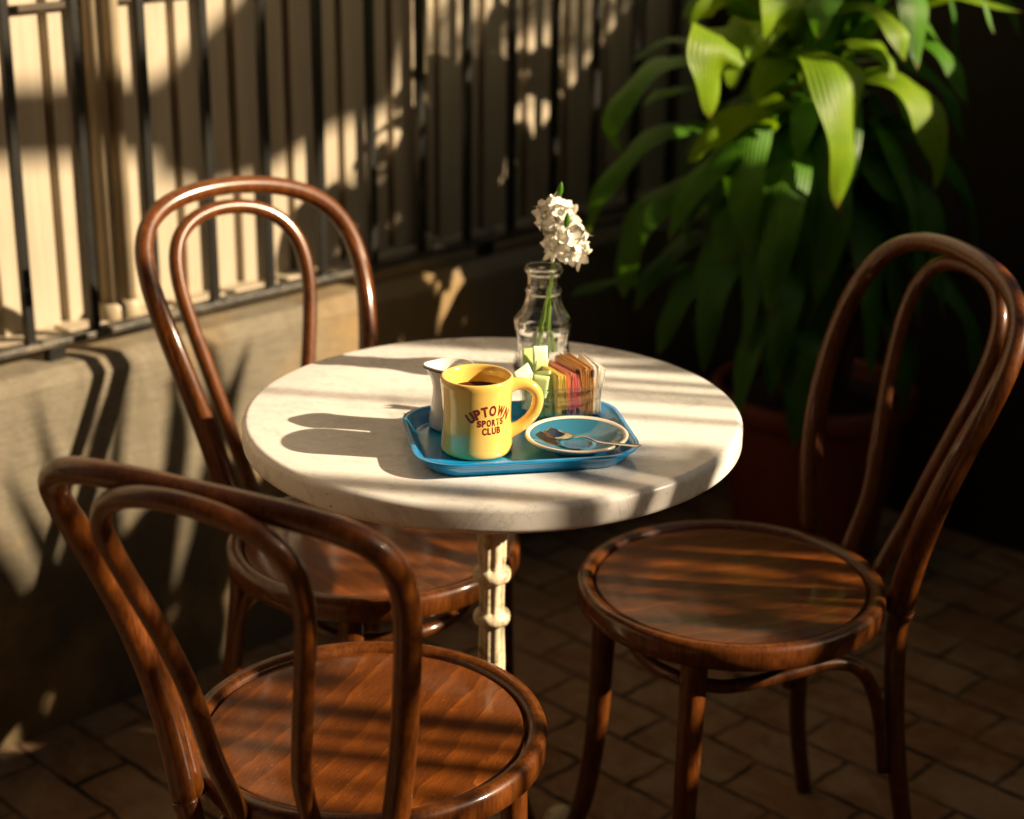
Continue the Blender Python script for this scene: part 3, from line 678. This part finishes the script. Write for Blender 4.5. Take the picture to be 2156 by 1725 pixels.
# ------------------------------------------------------------------ creamer
cr = thing('cream_pitcher', 'small white glazed cream pitcher with pouring lip behind the yellow mug', 'pitcher', (-.0465, -.0700, TF + .0003), R(176))
def cr_fn(a, r, z):
    f = max(0, (z - .052) / .024); f = min(1, f) ** 1.4
    sp = math.exp(-(min(a, 2 * PI - a) / .42) ** 2)
    return r * (1 + f * (.30 * sp + .02 * math.cos(2 * a)))
bm = bmesh.new()
pr = [(0, .002), (.022, .002), (.0245, 0), (.0268, .003), (.0270, .010), (.0262, .018), (.0242, .028), (.0228, .040), (.0224, .050), (.0230, .060), (.0246, .070), (.0256, .0755), (.0252, .0765), (.0240, .0760), (.0228, .070), (.0212, .058), (.0210, .045), (.022, .03), (.021, .010), (0, .008)]
lathe(bm, pr, 72, fn=cr_fn); link('pitcher_body', bm, 'creamer_glaze', cr)
bm = bmesh.new(); n = 72; P = []
for k in range(n): a = 2 * PI * k / n; rr_ = cr_fn(a, .02572, .0735); P.append(Vector((rr_ * math.cos(a), rr_ * math.sin(a), .0735)))
tube(bm, P, .0011, 8, closed=True); link('trim_line', bm, 'dark_trim', cr)

# ------------------------------------------------------------------ glass caddy with packets
CC = Vector((.0800, -.0330, TF + .0003)); CRZ = R(14)
cad = thing('glass_caddy', 'rectangular clear glass sweetener caddy standing at the back of the tray', 'caddy', CC, CRZ)
bm = bmesh.new(); HXc, HYc = .0430, .0290
lv = []
for ins, z in [(.002, .0), (.0, .0015), (.0, .014), (-.0005, .030), (-.0005, .0405), (.0005, .042), (.0020, .042), (.0030, .0405), (.0034, .030), (.0040, .008), (.0060, .0055)]:
    lv.append([bm.verts.new((a, b_, z)) for a, b_ in round_poly(HXc - ins, HYc - ins, .009 - ins * .6, 8)])
n = len(lv[0])
for i in range(len(lv) - 1):
    for k in range(n): bm.faces.new((lv[i][k], lv[i][(k + 1) % n], lv[i + 1][(k + 1) % n], lv[i + 1][k]))
bm.faces.new(lv[0][::-1]); bm.faces.new(lv[-1]); 
link('caddy_glass', bm, 'thin_glass', cad, autosm=40)
for sx in (-1, 1):
    for k in range(4):
        bm = bmesh.new(); q_ = Vector((sx * (HXc + .0002), -HYc + .012 + k * .0115, 0)); tube(bm, [q_ + Vector((0, 0, .004)), q_ + Vector((0, 0, .020)), q_ + Vector((0, 0, .038))], .0014, 8); link('glass_rib', bm, 'thin_glass', cad)
bm = bmesh.new(); tube(bm, [Vector((a, b_, .0425)) for a, b_ in round_poly(HXc - .0010, HYc - .0010, .008, 8)], .0017, 10, closed=True); link('glass_lip', bm, 'clear_glass', cad)
bm = bmesh.new(); tube(bm, [Vector((a, b_, .0290)) for a, b_ in round_poly(HXc + .0004, HYc + .0004, .009, 8)], .0009, 8, closed=True); link('glass_band', bm, 'clear_glass', cad)
MCd = Matrix.Translation(CC) @ Matrix.Rotation(CRZ, 4, 'Z')
def packet(lx, h, mat, label, group, lean=0.0, yaw=0.0, tilt=0.0, w_=.046, th=.0016, ly=0.0, z0=.0068, ink=None, cut=.012, back=0):
    """paper sachet standing on edge in the caddy; its plane is the local y-z plane, thin along x"""
    bm = bmesh.new(); nz, ny = 8, 6; sides = []
    for sgn in (-1, 1):
        g = []
        for i in range(nz + 1):
            row = []
            for j in range(ny + 1):
                z = h * i / nz; y = w_ * (j / ny - .5)
                # top back corner stands higher than the front: soft slumped outline
                z2 = z + (back * (j / ny) if i > nz * .6 else 0)
                puff = th * .5 * (math.sin(PI * i / nz) * math.sin(PI * j / ny)) ** .4 + .00015
                bend = lean * (z / h) ** 2
                row.append(bm.verts.new((bend + sgn * puff + .0006 * math.sin(5 * z / h + lx * 900), y, z2)))
            g.append(row)
        sides.append(g)
        for i in range(nz):
            for j in range(ny): bm.faces.new((g[i][j], g[i][j + 1], g[i + 1][j + 1], g[i + 1][j]))
    A, B = sides
    border = [(0, j) for j in range(ny)] + [(i, ny) for i in range(nz)] + [(nz, j) for j in range(ny, 0, -1)] + [(i, 0) for i in range(nz, 0, -1)]
    for k in range(len(border)):
        i, j = border[k]; i2, j2 = border[(k + 1) % len(border)]
        bm.faces.new((A[i][j], A[i2][j2], B[i2][j2], B[i][j]))
    o = link('sweetener_packet', bm, mat)
    o.matrix_world = MCd @ Matrix.Translation((lx, ly, z0)) @ Matrix.Rotation(yaw, 4, 'Z') @ Matrix.Rotation(tilt, 4, 'X')
    tag(o, label, 'sweetener packet', group)
    if ink:
        for (zc, hh) in ink[1]:
            b2 = bmesh.new(); add_box(b2, (lean * (zc / h) ** 2, -w_ / 2 + .0030, zc), (th + .0006, .0075, hh), None, 0); link('printed_mark', b2, ink[0], o, smooth=False)
    return o
G = 'sweetener packets in the glass caddy'
random.seed(5)
ords = ['leftmost', 'second', 'third', 'fourth', 'rightmost']
for k in range(4):
    packet(-.0165 + k * .0036, .0525 - .0006 * k, 'paper_yellow', f'{["leftmost", "second", "third", "rightmost"][k]} of the four yellow sweetener packets in the glass caddy', G, lean=random.uniform(-.002, .001), yaw=R(20 + random.uniform(-3, 3)), ink=('ink_dark', [(.006, .006)]) if k > 1 else None, back=.004)
for k in range(4):
    packet(-.0020 + k * .0034, .0545 - .001 * k, 'paper_pink', f'{["leftmost", "second", "third", "rightmost"][k]} of the four pink sweetener packets in the glass caddy', G, lean=-.001 + random.uniform(-.002, .001), yaw=R(24 + random.uniform(-3, 3)), ink=('ink_dark', [(.006, .006)]) if k in (1, 3) else None, back=.004)
packet(.0102, .0575, 'paper_salmon', 'salmon brown sachet between the pink and the brown packets', G, lean=-.003, yaw=R(26), back=.006, ink=('ink_dark', [(.054, .005)]))
for k in range(5):
    packet(.0138 + k * .0031, .0585 + .0012 * (k % 2), 'paper_brown', f'{ords[k]} of the five brown sugar packets in the glass caddy', G, lean=-.002 + random.uniform(-.003, .002), yaw=R(25 + random.uniform(-4, 4)), back=.007, ink=('ink_dark', [(.052, .009)]) if k == 4 else None)
for k in range(5):
    packet(.0300 + k * .0022, .0590 - .0012 * k + .0025 * (k == 2), 'paper_white', f'{ords[k]} of the five white sugar packets at the right end of the caddy', G, lean=.001 + .0012 * k, yaw=R(14 + random.uniform(-3, 3)), back=.007, w_=.040)
# green sachets crammed in at the left end
def green(lx, ly, h, yaw, tilt, roll, mat, label, z0=.0068, w_=.030):
    o = packet(lx, h, mat, label, G, yaw=0, w_=w_, ly=ly, z0=z0, th=.0012, lean=random.uniform(-.012, .012), back=random.uniform(-.004, .004))
    o.matrix_world = MCd @ Matrix.Translation((lx, ly, z0)) @ Matrix.Rotation(yaw, 4, 'Z') @ Matrix.Rotation(tilt, 4, 'Y') @ Matrix.Rotation(roll, 4, 'X')
    b2 = bmesh.new()
    add_box(b2, (0, random.uniform(-.003, .003), h * .22), (.0022, .008, .0022))
    link('printed_mark', b2, 'ink_green', o, smooth=False)
green(-.0340, .014, .074, R(88), R(3), R(2), 'paper_green', 'tallest dull green sachet standing upright at the left end of the caddy', w_=.018)
green(-.0195, .016, .078, R(92), R(-3), R(-2), 'paper_pale_green', 'tallest pale green sachet standing next to the dull green one', w_=.018)
green(-.0345, .004, .060, R(72), R(12), R(24), 'paper_pale_green', 'crumpled pale green sachet leaning left in the caddy', w_=.022)
green(-.0250, .002, .062, R(108), R(-4), R(-22), 'paper_pale_green', 'pale green sachet leaning right across the crumpled ones', w_=.022)
green(-.0290, .009, .064, R(96), R(6), R(8), 'paper_green', 'slim green sachet wedged between the two tallest ones', w_=.016)
green(-.0335, -.012, .052, R(78), R(2), R(7), 'paper_green', 'front green sachet behind the mug handle in the caddy', w_=.020)
green(-.0215, -.014, .055, R(62), R(3), R(-6), 'paper_green', 'lettered green sachet beside the yellow packets', w_=.020)

# ------------------------------------------------------------------ saucer and spoon
SC = Vector((.0965, -.1375, TF + .0003))
sau = thing('saucer', 'blue grey glazed saucer with a cream edge on the front right of the tray', 'saucer', SC)
bm = bmesh.new(); lathe(bm, [(0, .0045), (.014, .0044), (.0165, .0048), (.0178, .0062), (.0190, .0060), (.0200, .0052), (.024, .0056), (.034, .0088), (.046, .0138), (.0530, .0168)], 96)
link('glazed_well', bm, 'saucer_blue', sau)
bm = bmesh.new(); lathe(bm, [(.0530, .0168), (.0552, .0182), (.0572, .0186), (.0586, .0176), (.0584, .0158), (.048, .0100), (.036, .0060), (.029, .0028), (.0275, .0), (.0250, .0), (.0240, .0020), (0, .0022)], 96)
link('outer_rim', bm, 'saucer_rim', sau)
sp = thing('teaspoon', 'shiny steel teaspoon lying across the saucer', 'spoon', (0, 0, 0))
b0 = Vector((.0655, -.1290, TF + .0150)); n0 = Vector((.1010, -.1525, TF + .0150)); e0 = Vector((.1650, -.1880, TF + .0265))
b0 = Vector((.0620, -.1270, 0)); e0 = Vector((.1655, -.1885, 0)); ax = (e0 - b0).normalized(); sd = Vector((0, 0, 1)).cross(ax)
def sp_z(s): return TF + .0155 + .0045 * math.exp(-((s - .050) / .012) ** 2) + max(0, s - .055) * .12 + .0035 * math.exp(-(s / .008) ** 2)
bm = bmesh.new(); rows_t, rows_b = [], []
L = (e0 - b0).length; NS = 60
def half_w(s):
    if s < .036:
        f = s / .036; return .0126 * math.sqrt(max(0, 1 - (2 * f - .92) ** 2 / 1.18)) * (1 if f < .85 else max(.22, 1 - (f - .85) * 4))
    if s < .048: return .0017 + .0009 * (1 - (s - .036) / .012)
    return .0017 + .0030 * min(1, (s - .048) / (L - .055)) ** 1.3 if s < L - .004 else .0047 * math.sqrt(max(.05, 1 - ((s - L + .004) / .0042) ** 2))
for i in range(NS + 1):
    s = L * i / NS; hw = max(.0006, half_w(s)); rt, rb = [], []
    for j in range(-6, 7):
        x = j / 6; bowl = -.0048 * (1 - x * x) * max(0, 1 - ((s - .018) / .019) ** 2) if s < .037 else .0004 * (1 - x * x)
        p = b0 + ax * s + sd * hw * x; z = sp_z(s) + bowl; th = .0010 if s < .037 else .0014
        rt.append(bm.verts.new((p.x, p.y, z))); rb.append(bm.verts.new((p.x, p.y, z - th * (1 - .6 * x ** 4))))
    rows_t.append(rt); rows_b.append(rb)
for i in range(NS):
    for j in range(12):
        bm.faces.new((rows_t[i][j], rows_t[i][j + 1], rows_t[i + 1][j + 1], rows_t[i + 1][j])); bm.faces.new((rows_b[i][j], rows_b[i + 1][j], rows_b[i + 1][j + 1], rows_b[i][j + 1]))
    for j in (0, 12): bm.faces.new((rows_t[i][j], rows_t[i + 1][j], rows_b[i + 1][j], rows_b[i][j]))
for i in (0, NS):
    for j in range(12): bm.faces.new((rows_t[i][j], rows_t[i][j + 1], rows_b[i][j + 1], rows_b[i][j]))
link('spoon_body', bm, 'steel', sp)

# ------------------------------------------------------------------ vase and flowers
VC = Vector((.0615, .140, TZ))
vase = thing('glass_vase', 'clear pressed glass bottle vase with water behind the sweetener caddy', 'vase', VC)
outp = [(.0335, .0), (.0365, .002), (.0378, .008), (.0372, .016), (.0345, .028), (.0328, .040), (.0333, .052), (.0352, .062), (.0366, .068), (.0370, .0715), (.0362, .0745), (.0330, .0785), (.0285, .084), (.0248, .0905), (.0225, .0980), (.0212, .1050), (.0210, .1075), (.0228, .1090), (.0232, .1110), (.0226, .1130), (.0210, .1145), (.0204, .1200), (.0202, .1290), (.0205, .1320), (.0232, .1345), (.0242, .1375), (.0240, .1405), (.0226, .1425), (.0208, .1428), (.0196, .1410), (.0186, .1370), (.0178, .1290), (.0178, .1130), (.0186, .1050), (.0198, .0980), (.0224, .0905), (.0262, .0840), (.0306, .0790), (.0335, .0745), (.0342, .0715), (.0338, .0660), (.0318, .0560), (.0302, .0460), (.0300, .0400), (.0312, .0300), (.0336, .0180), (.0338, .0110), (.030, .0070), (0, .0060)]
def vf(a, r, z):
    if r > .0305 and .010 < z < .066: return r + .00045 * math.sin(10 * a) * math.sin(z * 330) + .0004 * math.cos(22 * a + z * 250)
    if .078 < z < .104 and r > .0214: return r + .00035 * math.cos(14 * a)
    return r
bm = bmesh.new(); lathe(bm, [(0, .0)] + outp, 84, fn=vf); link('bottle_glass', bm, 'clear_glass', vase)
wi = [(0, .0064), (.0294, .0074), (.0334, .0112), (.0332, .0180), (.0308, .0300), (.0296, .0400), (.0298, .0460), (.0314, .0560), (.0322, .0590), (0, .0592)]
bm = bmesh.new(); lathe(bm, wi, 64); link('water', bm, 'water', vase)

fl = thing('flower_sprig', 'stem of white star shaped blossoms standing in the glass vase', 'flower', VC)
def vpt(u, v, dy=0): return at_y(u, v, VC.y + dy) - VC
stems = [[(.004, .004, .020), (.006, .002, .06), (.009, .0, .11), (.0125, -.002, .150), (.016, -.004, .175), (.0135, 0, .20), (.013, 0, .222)],
         [(-.006, -.004, .022), (-.001, -.002, .06), (.007, .001, .11), (.012, .001, .145)],
         [(.010, .004, .030), (.008, .004, .07), (.009, .002, .11), (.0135, .0, .150)],
         [(-.012, .006, .018), (-.004, .004, .06), (.006, -.002, .11), (.011, -.003, .148)]]
for k, st in enumerate(stems):
    bm = bmesh.new(); tube(bm, catmull([Vector(p) for p in st], 8), lambda f: .0021 - .0007 * f, 8); link('stem', bm, 'stem_green', fl)
def floret_bm(c, d, size, seed):
    rnd = random.Random(seed); bm = bmesh.new(); d = d.normalized(); q = d.to_track_quat('Z', 'Y').to_matrix()
    # throat tube
    n = 10; prof = [(.0012, -.010), (.0016, -.006), (.0030, -.002), (.0046, .0005)]
    rings = []
    for r, z in prof: rings.append([bm.verts.new(c + q @ Vector((r * math.cos(2 * PI * k / n), r * math.sin(2 * PI * k / n), z))) for k in range(n)])
    for i in range(3):
        for k in range(n): f = bm.faces.new((rings[i][k], rings[i][(k + 1) % n], rings[i + 1][(k + 1) % n], rings[i + 1][k])); f.material_index = 1 if i < 1 else 0
    a0 = rnd.uniform(0, 6)
    for p in range(6):
        a = a0 + p * PI / 3 + rnd.uniform(-.12, .12); L = size * rnd.uniform(.85, 1.12); W = size * .30 * rnd.uniform(.85, 1.1); curl = rnd.uniform(-.25, .55)
        er = Vector((math.cos(a), math.sin(a), 0)); et = Vector((-math.sin(a), math.cos(a), 0)); rows = []
        for i in range(8):
            f = i / 7; r = .0022 + L * math.sin(f * 1.35) / math.sin(1.35) * (1 - .12 * curl * f * f); z = .0012 + L * (.34 * f - .62 * curl * f ** 3)
            wd = W * (max(0.0, math.sin(PI * (f * .94 + .06) ** .80)) ** .9 + .015); row = []
            for j in (-1, -.5, 0, .5, 1): row.append(bm.verts.new(c + q @ (er * r + et * wd * j + Vector((0, 0, z + .18 * wd * abs(j) * (1 - f))))))
            rows.append(row)
        for i in range(7):
            for j in range(4): bm.faces.new((rows[i][j], rows[i][j + 1], rows[i + 1][j + 1], rows[i + 1][j]))
    for p in range(4):
        a = p * 1.57 + a0; bb = c + q @ Vector((.0012 * math.cos(a), .0012 * math.sin(a), 0)); r_ = tube(bm, [bb, bb + d * .0035], .00045, 5, mi=1)
    return bm
random.seed(11); k = 0
def cluster(c, rad, n, seed):
    global k
    for i in range(n):
        zz = 1 - 2 * (i + .5) / n; a = i * 2.399 + seed; rxy = math.sqrt(1 - zz * zz); d = Vector((rxy * math.cos(a), rxy * math.sin(a), zz * 1.0))
        if d.z < -.85: continue
        p = c + Vector((d.x * rad[0], d.y * rad[1], d.z * rad[2])) * random.uniform(.45, .85)
        link('floret', floret_bm(p, d + Vector((0, -.15, .05)), random.uniform(.0140, .0175), k), ['floret_white', 'floret_throat'], fl); k += 1
c1 = vpt(1171, 458); c2 = vpt(1196, 518, -.006)
cluster(c1, (.024, .021, .024), 17, .4); cluster(c2, (.025, .022, .025), 19, 2.2)
cluster((c1 + c2) / 2 + Vector((.004, .0, 0)), (.025, .020, .020), 8, 4)
for u, v, dy in ((1179, 402, 0), (1193, 466, -.028)):
    p = vpt(u, v, dy); bm = bmesh.new(); lathe(bm, [(0, -.010), (.0028, -.006), (.0040, 0), (.0030, .006), (.0012, .0105), (0, .012)], 12)
    bmesh.ops.transform(bm, matrix=Matrix.Translation(p) @ Matrix.Rotation(.15, 4, 'Y'), verts=bm.verts); link('bud', bm, 'leaf_green', fl)

# ------------------------------------------------------------------ unseen planting and timber on the sunny side, shaped to break up the light
def sun_leaf(bm, pts, wd, D):
    P = [sunpt(p, z, D + (q[2] if len(q) > 2 else 0)) for q in pts for p, z in [q[:2]]]
    strap(bm, P, wd, 0, LS, 14, .1, 0, .8, .03, 1)
# unseen canes, added to cast stripes on table and seats
cane = thing('shadow_canes', 'unseen row of canes and leaves, added to cast shadow stripes', 'plant', tuple(HS * 2.9))
random.seed(2)
CANES = [(.243, .036, 1.0, 2.55), (.190, .022, 1.0, 2.20), (.146, .020, 1.0, 2.15), (.106, .019, 1.0, 2.155), (.074, .014, 1.0, 2.14), (.012, .014, 1.0, 2.5), (-.262, .040, 1.0, 2.5), (-.305, .018, 1.0, 2.2), (-.352, .026, 1.0, 2.05), (-.470, .036, 1.0, 2.2), (-.41, .012, 1.0, 2.0), (-.54, .03, 1, 2.2)]
for p, wdt, z0, z1 in CANES:
    a = sunpt(p, 1.55, 2.9); b_ = sunpt(p + random.uniform(-.004, .004), z1, 2.9); a.z = .05
    bm = bmesh.new(); tube(bm, [a - HS * 2.9, (a + b_) / 2 - HS * 2.9, b_ - HS * 2.9], wdt / 2, 10); link('cane', bm, 'leaf_dark', cane)
LV = [  # blades (p, z3) that shade parts of the seats and the table
 ([(-.20, 1.98), (-.16, 2.08), (-.115, 2.115), (-.07, 2.09)], .055), ([(-.23, 2.05), (-.19, 2.13), (-.14, 2.15)], .04),
 ([(.34, 2.0), (.30, 2.10), (.27, 2.20), (.235, 2.36)], .065), ([(.33, 2.04), (.27, 2.12), (.22, 2.14)], .04),
 ([(.36, 1.9), (.33, 2.1), (.27, 2.32)], .06), ([(.44, 1.7), (.42, 1.9), (.40, 2.08)], .09), ([(.50, 1.7), (.50, 1.9), (.46, 2.04)], .06), ([(-.16, 2.0), (-.13, 2.06), (-.06, 2.075)], .05), ([(.24, 2.04), (.215, 2.10), (.20, 2.15)], .03),
 ([(-.04, 1.62), (.05, 1.75), (.02, 1.90)], .045), ([(.13, 1.6), (.22, 1.735), (.28, 1.77)], .022), ([(.02, 1.6), (.10, 1.77), (.24, 1.80)], .022), ([(.30, 1.82), (.20, 1.845), (.10, 1.86)], .020), ([(.34, 1.60), (.31, 1.75), (.27, 1.95)], .06),
 ([(.12, 1.6), (.13, 1.68), (.12, 1.80), (.115, 1.90)], .016), ([(.165, 1.6), (.170, 1.70), (.172, 1.85)], .009), ([(.075, 1.6), (.08, 1.70), (.078, 1.86)], .014),
 ([(.0, 1.6), (.03, 1.66), (.035, 1.86)], .010), ([(.10, 1.6), (.16, 1.64), (.24, 1.70)], .018),
 ([(-.10, 1.60), (-.12, 1.75), (-.20, 1.86)], .06), ([(-.50, 1.7), (-.46, 1.85), (-.40, 1.92)], .03), ([(-.55, 1.6), (-.55, 1.8), (-.52, 2.05)], .05),
]
for pts, wd in LV:
    bm = bmesh.new(); sun_leaf(bm, pts, wd, 2.75); bmesh.ops.translate(bm, vec=-HS * 2.9, verts=bm.verts); link('leaf', bm, 'leaf_dark', cane)
# spiky planter nearer the table: blade shadows on the low wall
spk = thing('spiky_planter', 'tall planter of long upright strap leaves right of the terrace', 'plant', tuple(HS * 1.55 + LS * .50))
org = HS * 1.55 + LS * .50
bm = bmesh.new(); lathe(bm, [(0, 0), (.17, 0), (.21, .02), (.24, .80), (.25, .82), (.23, .83), (.22, .78), (0, .78)], 40); link('pot', bm, 'terracotta', spk)
BL = [([(.47, 1.72), (.42, 2.0), (.385, 2.15), (.335, 2.33)], .034), ([(.46, 1.72), (.44, 2.0), (.415, 2.2), (.385, 2.42)], .030), ([(.48, 1.72), (.46, 2.0), (.455, 2.2), (.487, 2.42)], .026), ([(.50, 1.72), (.49, 2.0), (.492, 2.2), (.54, 2.44)], .030),
 ([(.49, 1.72), (.40, 1.9), (.355, 2.0), (.31, 2.12)], .045), ([(.52, 1.72), (.56, 2.0), (.585, 2.16), (.60, 2.34)], .045), ([(.53, 1.72), (.62, 1.98), (.66, 2.15), (.72, 2.30)], .05), ([(.55, 1.72), (.68, 1.95), (.76, 2.05), (.86, 2.14)], .05),
 ([(.47, 1.70), (.437, 1.80), (.440, 1.92)], .016), ([(.45, 1.92), (.37, 2.05), (.40, 2.13)], .055), ([(.52, 1.90), (.54, 2.05), (.53, 2.12)], .085), ([(.60, 1.72), (.62, 1.85), (.60, 1.96)], .09), ([(.5, 1.93), (.44, 1.99), (.38, 1.99)], .06),
 ([(.36, 1.70), (.355, 1.80), (.33, 2.0)], .07), ([(.52, 1.70), (.515, 1.85), (.50, 2.0)], .075), ([(.72, 1.7), (.74, 1.9), (.78, 2.1)], .10), ([(.85, 1.7), (.86, 1.9), (.90, 2.12)], .11), ([(1.02, 1.8), (1.03, 2.1), (1.035, 2.36)], .085), ([(.64, 2.0), (.66, 2.2), (.65, 2.36)], .035), ([(.30, 1.9), (.36, 2.05), (.42, 2.12)], .10), ([(.44, 1.95), (.50, 2.05), (.56, 2.13)], .07), ([(.60, 1.9), (.66, 2.02), (.70, 2.12)], .10), ([(.425, 2.05), (.45, 2.12), (.47, 2.3)], .022), ([(.56, 2.0), (.60, 2.2), (.585, 2.32)], .03), ([(.78, 1.9), (.80, 2.05), (.83, 2.19)], .08)]
for pts, wd in BL:
    bm = bmesh.new(); sun_leaf(bm, pts, wd, 1.55); bmesh.ops.translate(bm, vec=-org, verts=bm.verts); link('leaf', bm, 'leaf_green', spk)
# hedge added out of view to keep the corner dark
hed = thing('corner_shade_hedge', 'dense clipped hedge on the sunny side behind the potted plant', 'hedge', tuple(HS * 2.7 + LS * 1.6))
horg = HS * 2.7 + LS * 1.6; random.seed(9)
bm = bmesh.new(); M = Matrix(((HS.x, LS.x, 0, 0), (HS.y, LS.y, 0, 0), (0, 0, 1, 0), (0, 0, 0, 1)))
add_box(bm, (2.72, 1.80, .90), (.30, 1.40, 1.8), M, .05); bmesh.ops.translate(bm, vec=-horg, verts=bm.verts); link('hedge_core', bm, 'leaf_dark', hed, smooth=False)
bm = bmesh.new()
def quad_leaf(bm, c, s):
    q = Matrix.Rotation(random.uniform(0, 6.3), 3, 'X') @ Matrix.Rotation(random.uniform(0, 6.3), 3, 'Z')
    pts = [(-1, 0, 0), (-.3, .42, .05), (.5, .36, .05), (1, 0, 0), (.5, -.36, .05), (-.3, -.42, .05)]
    bm.faces.new([bm.verts.new(c + q @ (Vector(p) * s)) for p in pts])
for i in range(2600):
    p = random.uniform(.93, 2.6); z = random.uniform(1.4, 1.80 + .22 * min(1, max(0, (p - 1.02) / .2))) + .08 * math.sin(p * 23) + abs(random.gauss(0, .04)); quad_leaf(bm, sunpt(p, z + (3 - 2.7) * TE * 0, 2.7 + random.uniform(-.18, .18)) - horg, random.uniform(.014, .03))
link('foliage', bm, 'leaf_dark', hed, smooth=False)
# tree behind the hedge: dappled light high on the boards
tree = thing('small_tree', 'small leafy tree rising over the added hedge on the sunny side', 'tree', tuple(HS * 3.3 + LS * 1.9))
torg = HS * 3.3 + LS * 1.9
bm = bmesh.new(); tube(bm, catmull([Vector((0, 0, 0)), Vector((.02, -.03, 1.2)), Vector((0, .05, 2.4)), Vector((0, .1, 3.0))], 6), lambda f: .06 - .035 * f, 12); link('trunk', bm, 'bark', tree)
bm = bmesh.new()
for i in range(9):
    z0 = 2.2 + i * .07; e = sunpt(1.32 + random.uniform(0, .2), 2.42 + i * .035, 3.3) - torg; tube(bm, catmull([Vector((0, .05, z0)), (Vector((0, .05, z0)) + e) / 2 + Vector((0, 0, .05)), e], 6), lambda f: .012 - .009 * f, 6)
link('branch', bm, 'bark', tree)
bm = bmesh.new()
for i in range(1500):
    p = random.uniform(1.21, 2.4); z = (2.53 if p < 1.5 else 2.46) + abs(random.gauss(0, .09)) + .02 * math.sin(p * 31)
    if z > 2.70: continue
    quad_leaf(bm, sunpt(p, z, 3.3 + random.uniform(-.15, .15)) - torg, random.uniform(.014, .030))
for i in range(330):  # extra leaf bunch, added to shade part of the boards
    p = random.uniform(1.03, 1.24); quad_leaf(bm, sunpt(p, random.uniform(2.33, 2.47) - .02 * math.sin(p * 60), 3.2 + random.uniform(-.1, .1)) - torg, random.uniform(.014, .028))
link('crown', bm, 'leaf_dark', tree, smooth=False)
# unseen leafy column, added to shade the back of the nearest chair
screen = thing('shade_leaves', 'leafy vine on a post, unseen, added to shade the nearest chair', 'plant', tuple(HS * 2.8 - LS * .72))
vorg = HS * 2.8 - LS * .72
bm = bmesh.new(); tube(bm, [Vector((0, 0, 0)), Vector((0, 0, 1.3)), Vector((0, 0, 2.45))], .035, 12); link('post', bm, 'timber', screen)
bm = bmesh.new()
for i in range(1500):
    p = random.uniform(-.98, -.50 + .02 * math.sin(i)); z = random.uniform(2.10, 2.62)
    quad_leaf(bm, sunpt(p, z, 2.8 + random.uniform(-.12, .12)) - vorg, random.uniform(.018, .034))
for i in range(500):
    quad_leaf(bm, sunpt(random.uniform(-.98, -.62), random.uniform(1.3, 2.10), 2.8 + random.uniform(-.1, .1)) - vorg, random.uniform(.018, .034))
link('foliage', bm, 'leaf_dark', screen, smooth=False)
# unseen beam, post and panel, added and shaped to shadow the boards
pg = thing('shadow_timber', 'unseen timber beam and panel, shaped to cast shadows on the boards', 'pergola', tuple(HS * 3.6))
def sunpoly(pts, D, th, name, parent, org, mat='timber'):
    bm = bmesh.new(); A = [bm.verts.new(sunpt(p, z, D) - org) for p, z in pts]; B = [bm.verts.new(sunpt(p, z, D) + HS * th - org) for p, z in pts]
    bm.faces.new(A); bm.faces.new(B[::-1]); n = len(pts)
    for i in range(n): bm.faces.new((A[i], A[(i + 1) % n], B[(i + 1) % n], B[i]))
    return link(name, bm, mat, parent, smooth=False)
po = HS * 3.6
sunpoly([(.10, 3.00), (.745, 2.695), (.745, 2.792), (.10, 3.075)], 3.6, .06, 'beam', pg, po)
sunpoly([(.742, 2.66), (.82, 2.60), (.92, 2.572), (1.05, 2.588), (1.16, 2.565), (1.20, 2.70), (1.23, 2.9), (1.10, 3.0), (.90, 2.865), (.742, 2.785)], 3.6, .05, 'shade_panel', pg, po)
sunpoly([(-.9, -1.5), (-.8, -1.5), (-.8, 2.70), (-.9, 2.70)], 3.6, .06, 'post', pg, po)
